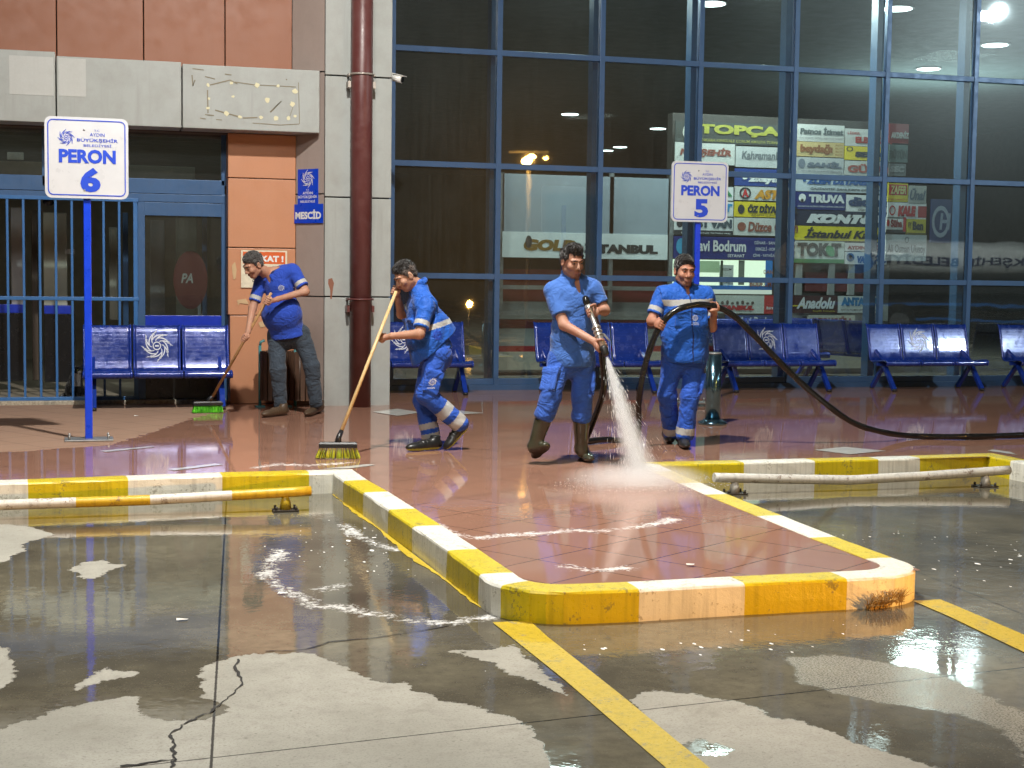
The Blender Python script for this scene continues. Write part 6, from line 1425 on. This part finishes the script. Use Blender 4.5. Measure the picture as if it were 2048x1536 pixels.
def water_white():
    m = NT('aerated_water'); d = m.n('ShaderNodeBsdfDiffuse'); d.inputs[0].default_value = (.85, .86, .86, 1); tl_ = m.n('ShaderNodeBsdfTranslucent'); tl_.inputs[0].default_value = (.85, .86, .86, 1); gl = m.n('ShaderNodeBsdfGlossy'); gl.inputs['Roughness'].default_value = .2
    a = m.n('ShaderNodeMixShader'); a.inputs[0].default_value = .5; m.l(d.outputs[0], a.inputs[1]); m.l(tl_.outputs[0], a.inputs[2]); c = m.n('ShaderNodeMixShader'); c.inputs[0].default_value = .1; m.l(a.outputs[0], c.inputs[1]); m.l(gl.outputs[0], c.inputs[2]); m.l(c.outputs[0], m.out.inputs[0]); return m.mat
M['drops'] = water_white()
tag(wj.build('water_spray', M['drops']), 'white jet of water fanning from the nozzle down to the red paving', 'water jet', None, 'stuff')
# mist round the jet
mist = MB(); n = 20; rings = []
for k in range(13):
    t = k / 12; c = jet_pos(t, Vector((0, 0, 0))); r = .018 + .16 * t; u1 = Vector((1, 0, .36)).normalized(); u2 = Vector((0, 1, 0))
    rings.append([c + u1 * (r * math.cos(2 * math.pi * q / n)) + u2 * (r * math.sin(2 * math.pi * q / n)) for q in range(n)])
mist.add([q for r in rings for q in r], [(i * n + q, i * n + (q + 1) % n, (i + 1) * n + (q + 1) % n, (i + 1) * n + q)[::-1] for i in range(12) for q in range(n)] + [tuple(range(n)), tuple(range(12 * n, 13 * n))[::-1]])
def mist_mat(dens, r0=None, r1=None):
    """water mist that thins towards its rim: round the axis of the jet, or round a centre"""
    m = NT('water_mist'); v = m.n('ShaderNodeVolumePrincipled'); v.inputs['Color'].default_value = (.99, .99, .99, 1); v.inputs['Anisotropy'].default_value = 0
    p = m.geo(); n_ = m.noise(m.scale(p, 16, 16, 4), 1, 3, .6)
    def vm(op, a, b_):
        nd = m.n('ShaderNodeVectorMath', operation=op)
        for i, q in enumerate((a, b_)):
            if isinstance(q, (tuple, list, Vector)): nd.inputs[i].default_value = tuple(q)
            else: m.l(q, nd.inputs[i])
        return nd
    if r0 is not None:
        ax_ = (hit - tip); L_ = ax_.length; ax_ = ax_.normalized(); rel = vm('SUBTRACT', p, tip).outputs[0]; t = vm('DOT_PRODUCT', rel, ax_).outputs['Value']
        sc_ = m.n('ShaderNodeVectorMath', operation='SCALE'); sc_.inputs[0].default_value = tuple(ax_); m.l(t, sc_.inputs['Scale']); d = vm('DISTANCE', rel, sc_.outputs[0]).outputs['Value']
        q = m.math('DIVIDE', d, m.math('ADD', m.math('MULTIPLY', m.math('DIVIDE', t, L_), r1), r0))
        dens_ = m.math('POWER', m.math('DIVIDE', r0, m.math('ADD', m.math('MULTIPLY', m.math('DIVIDE', t, L_), r1), r0)), 1.0)
    else:
        dens_ = None; q = vm('LENGTH', m.coord('Object'), (0, 0, 0)).outputs['Value']
    fall = m.math('POWER', m.math('SUBTRACT', 1.0, q, clamp=True), 1.6)
    dd_ = m.math('MULTIPLY', m.mapr(n_, .3, .75, dens * .5, dens * 1.5), fall)
    if dens_ is not None: dd_ = m.math('MULTIPLY', dd_, dens_)
    m.l(dd_, v.inputs['Density']); m.l(v.outputs[0], m.out.inputs['Volume']); return m.mat
tag(mist.build('water_mist', mist_mat(85, .018, .16)), 'pale mist wrapped round the water jet', 'mist', None, 'stuff')
core = MB(); rings = []
for k in range(13):
    t = .02 + .98 * k / 12; c = jet_pos(t, Vector((0, 0, 0))); r = .012 + .075 * t; rings.append([c + Vector((1, 0, .36)).normalized() * (r * math.cos(2 * math.pi * q / n)) + Vector((0, 1, 0)) * (r * math.sin(2 * math.pi * q / n)) for q in range(n)])
core.add([q for r in rings for q in r], [(i * n + q, i * n + (q + 1) % n, (i + 1) * n + (q + 1) % n, (i + 1) * n + q)[::-1] for i in range(12) for q in range(n)] + [tuple(range(n)), tuple(range(12 * n, 13 * n))[::-1]])
tag(core.build('water_jet_core', mist_mat(230, .012, .075)), 'dense white core of the water jet', 'water jet', None, 'stuff')
gm = MB(); gm.ball((0, 0, 0), 1.0, 24); go = gm.build('ground_mist', mist_mat(9.0)); go.location = (hit.x - .06, hit.y - .02, .20); go.scale = (.60, .50, .12)
tag(go, 'low white mist where the jet strikes the paving', 'mist', None, 'stuff')
# dry weed at the kerb corner
wd = empty('weed', tuple(G(1766, 1214, 0)), 'dry brown weed growing at the foot of the kerb corner', 'weed'); b = MB(); rr = random.Random(5)
for k in range(170):
    x0 = rr.uniform(-.11, .12); h = rr.uniform(.03, .095); dx = rr.uniform(-.05, .05); b.tube([(x0, rr.uniform(-.02, .03) + x0 * .35, 0), (x0 + dx * .4, -.02 + x0 * .35, h * .6), (x0 + dx, -.04 + rr.uniform(-.02, .02) + x0 * .35, h)], [.0022, .0019, .0008], 4, 0, False)
b.build('stems', plain('dry_stems', (.46, .31, .12), .8), wd)
# black and white cat behind the gate
cv = 16.85; q = lambda x, y, d=0: np.array(V(x, y, cv + d)); base = q(152, 795)
ct = empty('cat', (base[0], base[1], .19), 'black cat with a white chest sitting behind the gate bars', 'cat')
F = Field(base + np.array([-.3, -.35, -.05]), base + np.array([.35, .35, .5]), .005)
F.ell(base + [-.02, .05, .10], (.095, .13, .10), None, .04); F.ell(base + [.0, .0, .19], (.072, .085, .12), None, .04); hdc = base + np.array([.035, -.045, .30])
F.cone(base + [.01, -.02, .24], hdc, .05, .045, .03); F.ell(hdc, (.048, .05, .043), None, .015); F.ell(hdc + [.008, -.043, -.012], (.022, .022, .018), None, .012)
for s in (-1, 1):
    F.cone(hdc + [s * .028, .0, .03], hdc + [s * .036, .005, .066], .016, .003, .008); F.cone(base + [s * .03, -.06, .16], base + [s * .028, -.10, .015], .026, .018, .015); F.ell(base + [s * .028, -.115, .014], (.019, .028, .014), None, .01)
    F.ell(base + [s * .075, .03, .06], (.04, .09, .06), None, .03); F.ell(base + [s * .075, -.06, .015], (.02, .05, .016), None, .015)
F.cone(base + [-.08, .14, .03], base + [-.15, .05, .02], .022, .018, .02); F.cone(base + [-.15, .05, .02], base + [-.14, -.06, .02], .018, .013, .01); F.grain(.002, 70, 2)
def pc_(c):
    r = c - base; a = (np.abs(r[:, 0] - .015) < .04) & (r[:, 1] < -.02) & (r[:, 2] > .13) & (r[:, 2] < .27); mz = np.linalg.norm(c - (hdc + np.array([.008, -.055, -.02])), axis=1) < .022; return np.where(a | mz, 1, 0)
F.build('body', [cloth_mat('black_fur', (.012, .012, .012), .6, 300, .3, .8), cloth_mat('white_fur', (.5, .48, .44), .7, 300, .3, .8)], ct, pc_, 1)
b = MB()
for s in (-1, 1): b.ball(hdc + np.array([s * .019 + .004, -.046, .008]) - np.array(ct.location), .007, 8)
b.build('eyes', plain('cat_eyes', (.35, .38, .08), .15), ct)
# small litter left by the water
for i, (x, y, z) in enumerate(((272, 832, .155), (566, 1187, .004), (1380, 1130, .157), (365, 1240, .003))):
    c = G(x, y, z); b = MB(); rr = random.Random(i); b.add([(c.x + dx + rr.uniform(-.006, .006), c.y + dy + rr.uniform(-.004, .004), c.z + dz) for dx, dy, dz in ((-.025, -.008, .002), (.02, -.012, .004), (.026, .01, .003), (-.02, .012, .008))], [(0, 1, 2, 3)])
    tag(b.build('paper_scrap', ink((.66, .66, .63))), ['white scrap of paper near the foot of the left sign', 'white scrap on the foam by the kerb', 'white scrap on the red paving of the platform', 'thin white scrap on the wet road at left'][i], 'litter', 'scraps of paper on the wet ground')
# ---------------------------------------------------------------- tanker lorry parked across the lane: outside the frame, mirrored in the glass
lr = empty('tanker_lorry', (22.5, 1.0, 0), 'white municipal water tanker lorry parked across the bus lane', 'lorry')
M['lorrywhite'] = plain('white_lorry_paint', (.66, .68, .68), .25, 0, .4, .06, 2); M['lorryblue'] = plain('blue_lorry_stripe', (.03, .16, .50), .3, 0, .3, .1, 3); M['tyre'] = plain('tyre_rubber', (.02, .02, .02), .7)
b = MB(); n = 28; vs = []
prof = [(1.10 * math.cos(2 * math.pi * k / n), 2.12 + .56 * math.copysign(abs(math.sin(2 * math.pi * k / n)) ** .8, math.sin(2 * math.pi * k / n))) for k in range(n)]
xs_ = [-5.4, -5.3, -5.0, 4.6, 4.9, 5.0]; sc_ = [.3, .8, 1, 1, .8, .3]
for x, s in zip(xs_, sc_): vs += [(x, y * s, 2.12 + (z - 2.12) * s) for y, z in prof]
b.add(vs, [(i * n + k, (i + 1) * n + k, (i + 1) * n + (k + 1) % n, i * n + (k + 1) % n) for i in range(5) for k in range(n)] + [tuple(range(n)), tuple(range(5 * n, 6 * n))[::-1]], 0, True); tk = b.build('tank', M['lorrywhite'], lr)
b = MB(); text_on(b, 'AYDIN BÜYÜKŞEHİR BELEDİYESİ', (4.0, 1.108, 1.96), (-1, 0, 0), (0, 0, 1), 7.6, .33, 0, 0, .03); text_on(b, 'T.C. AYDIN', (3.9, 1.02, 2.42), (-1, 0, 0), (0, 0, 1), 1.8, .12, 0, 0, .02); b.build('lettering', ink((.02, .03, .10)), tk)
b = MB(); b.add([(-5.0 + 1.6 * math.cos(q), 1.115, 2.05 + .42 * math.sin(q)) for q in [math.pi * k / 12 for k in range(-3, 4)]] + [(-4.9 + .9 * math.cos(q), 1.115, 2.05 + .36 * math.sin(q)) for q in [math.pi * k / 12 for k in range(3, -4, -1)]], [tuple(range(14))]); b.build('blue_swoosh', M['lorryblue'], tk)
b = MB(); b.box((-5.2, -.9, .85), (7.2, .9, 1.25), 0, .03); b.box((-4.9, -1.1, 1.28), (4.8, 1.1, 1.52), 0, .03); b.build('chassis', M['tyre'], lr)
b = MB(); b.box((5.3, -1.2, .9), (7.4, 1.2, 2.9), 0, .18); cb = b.build('cab', M['lorrywhite'], lr)
b = MB(); b.box((5.7, 1.195, 1.9), (7.0, 1.21, 2.6), 0, .004); b.build('side_window', M['black'], cb)
for x in (-3.9, -2.7, 6.3):
    for s in (-1, 1):
        b = MB(); b.tube([(x, s * .85, .5), (x, s * 1.15, .5)], .5, 28); w_ = b.build('wheel', M['tyre'], lr); b = MB(); b.tube([(x, s * 1.151, .5), (x, s * 1.16, .5)], .27, 20); b.build('rim', M['galv'], w_)
b = MB(); b.box((-4.8, 1.0, .55), (5.0, 1.06, .62)); b.box((-4.8, 1.0, .95), (5.0, 1.06, 1.02)); b.build('side_guard', M['lorryblue'], lr)
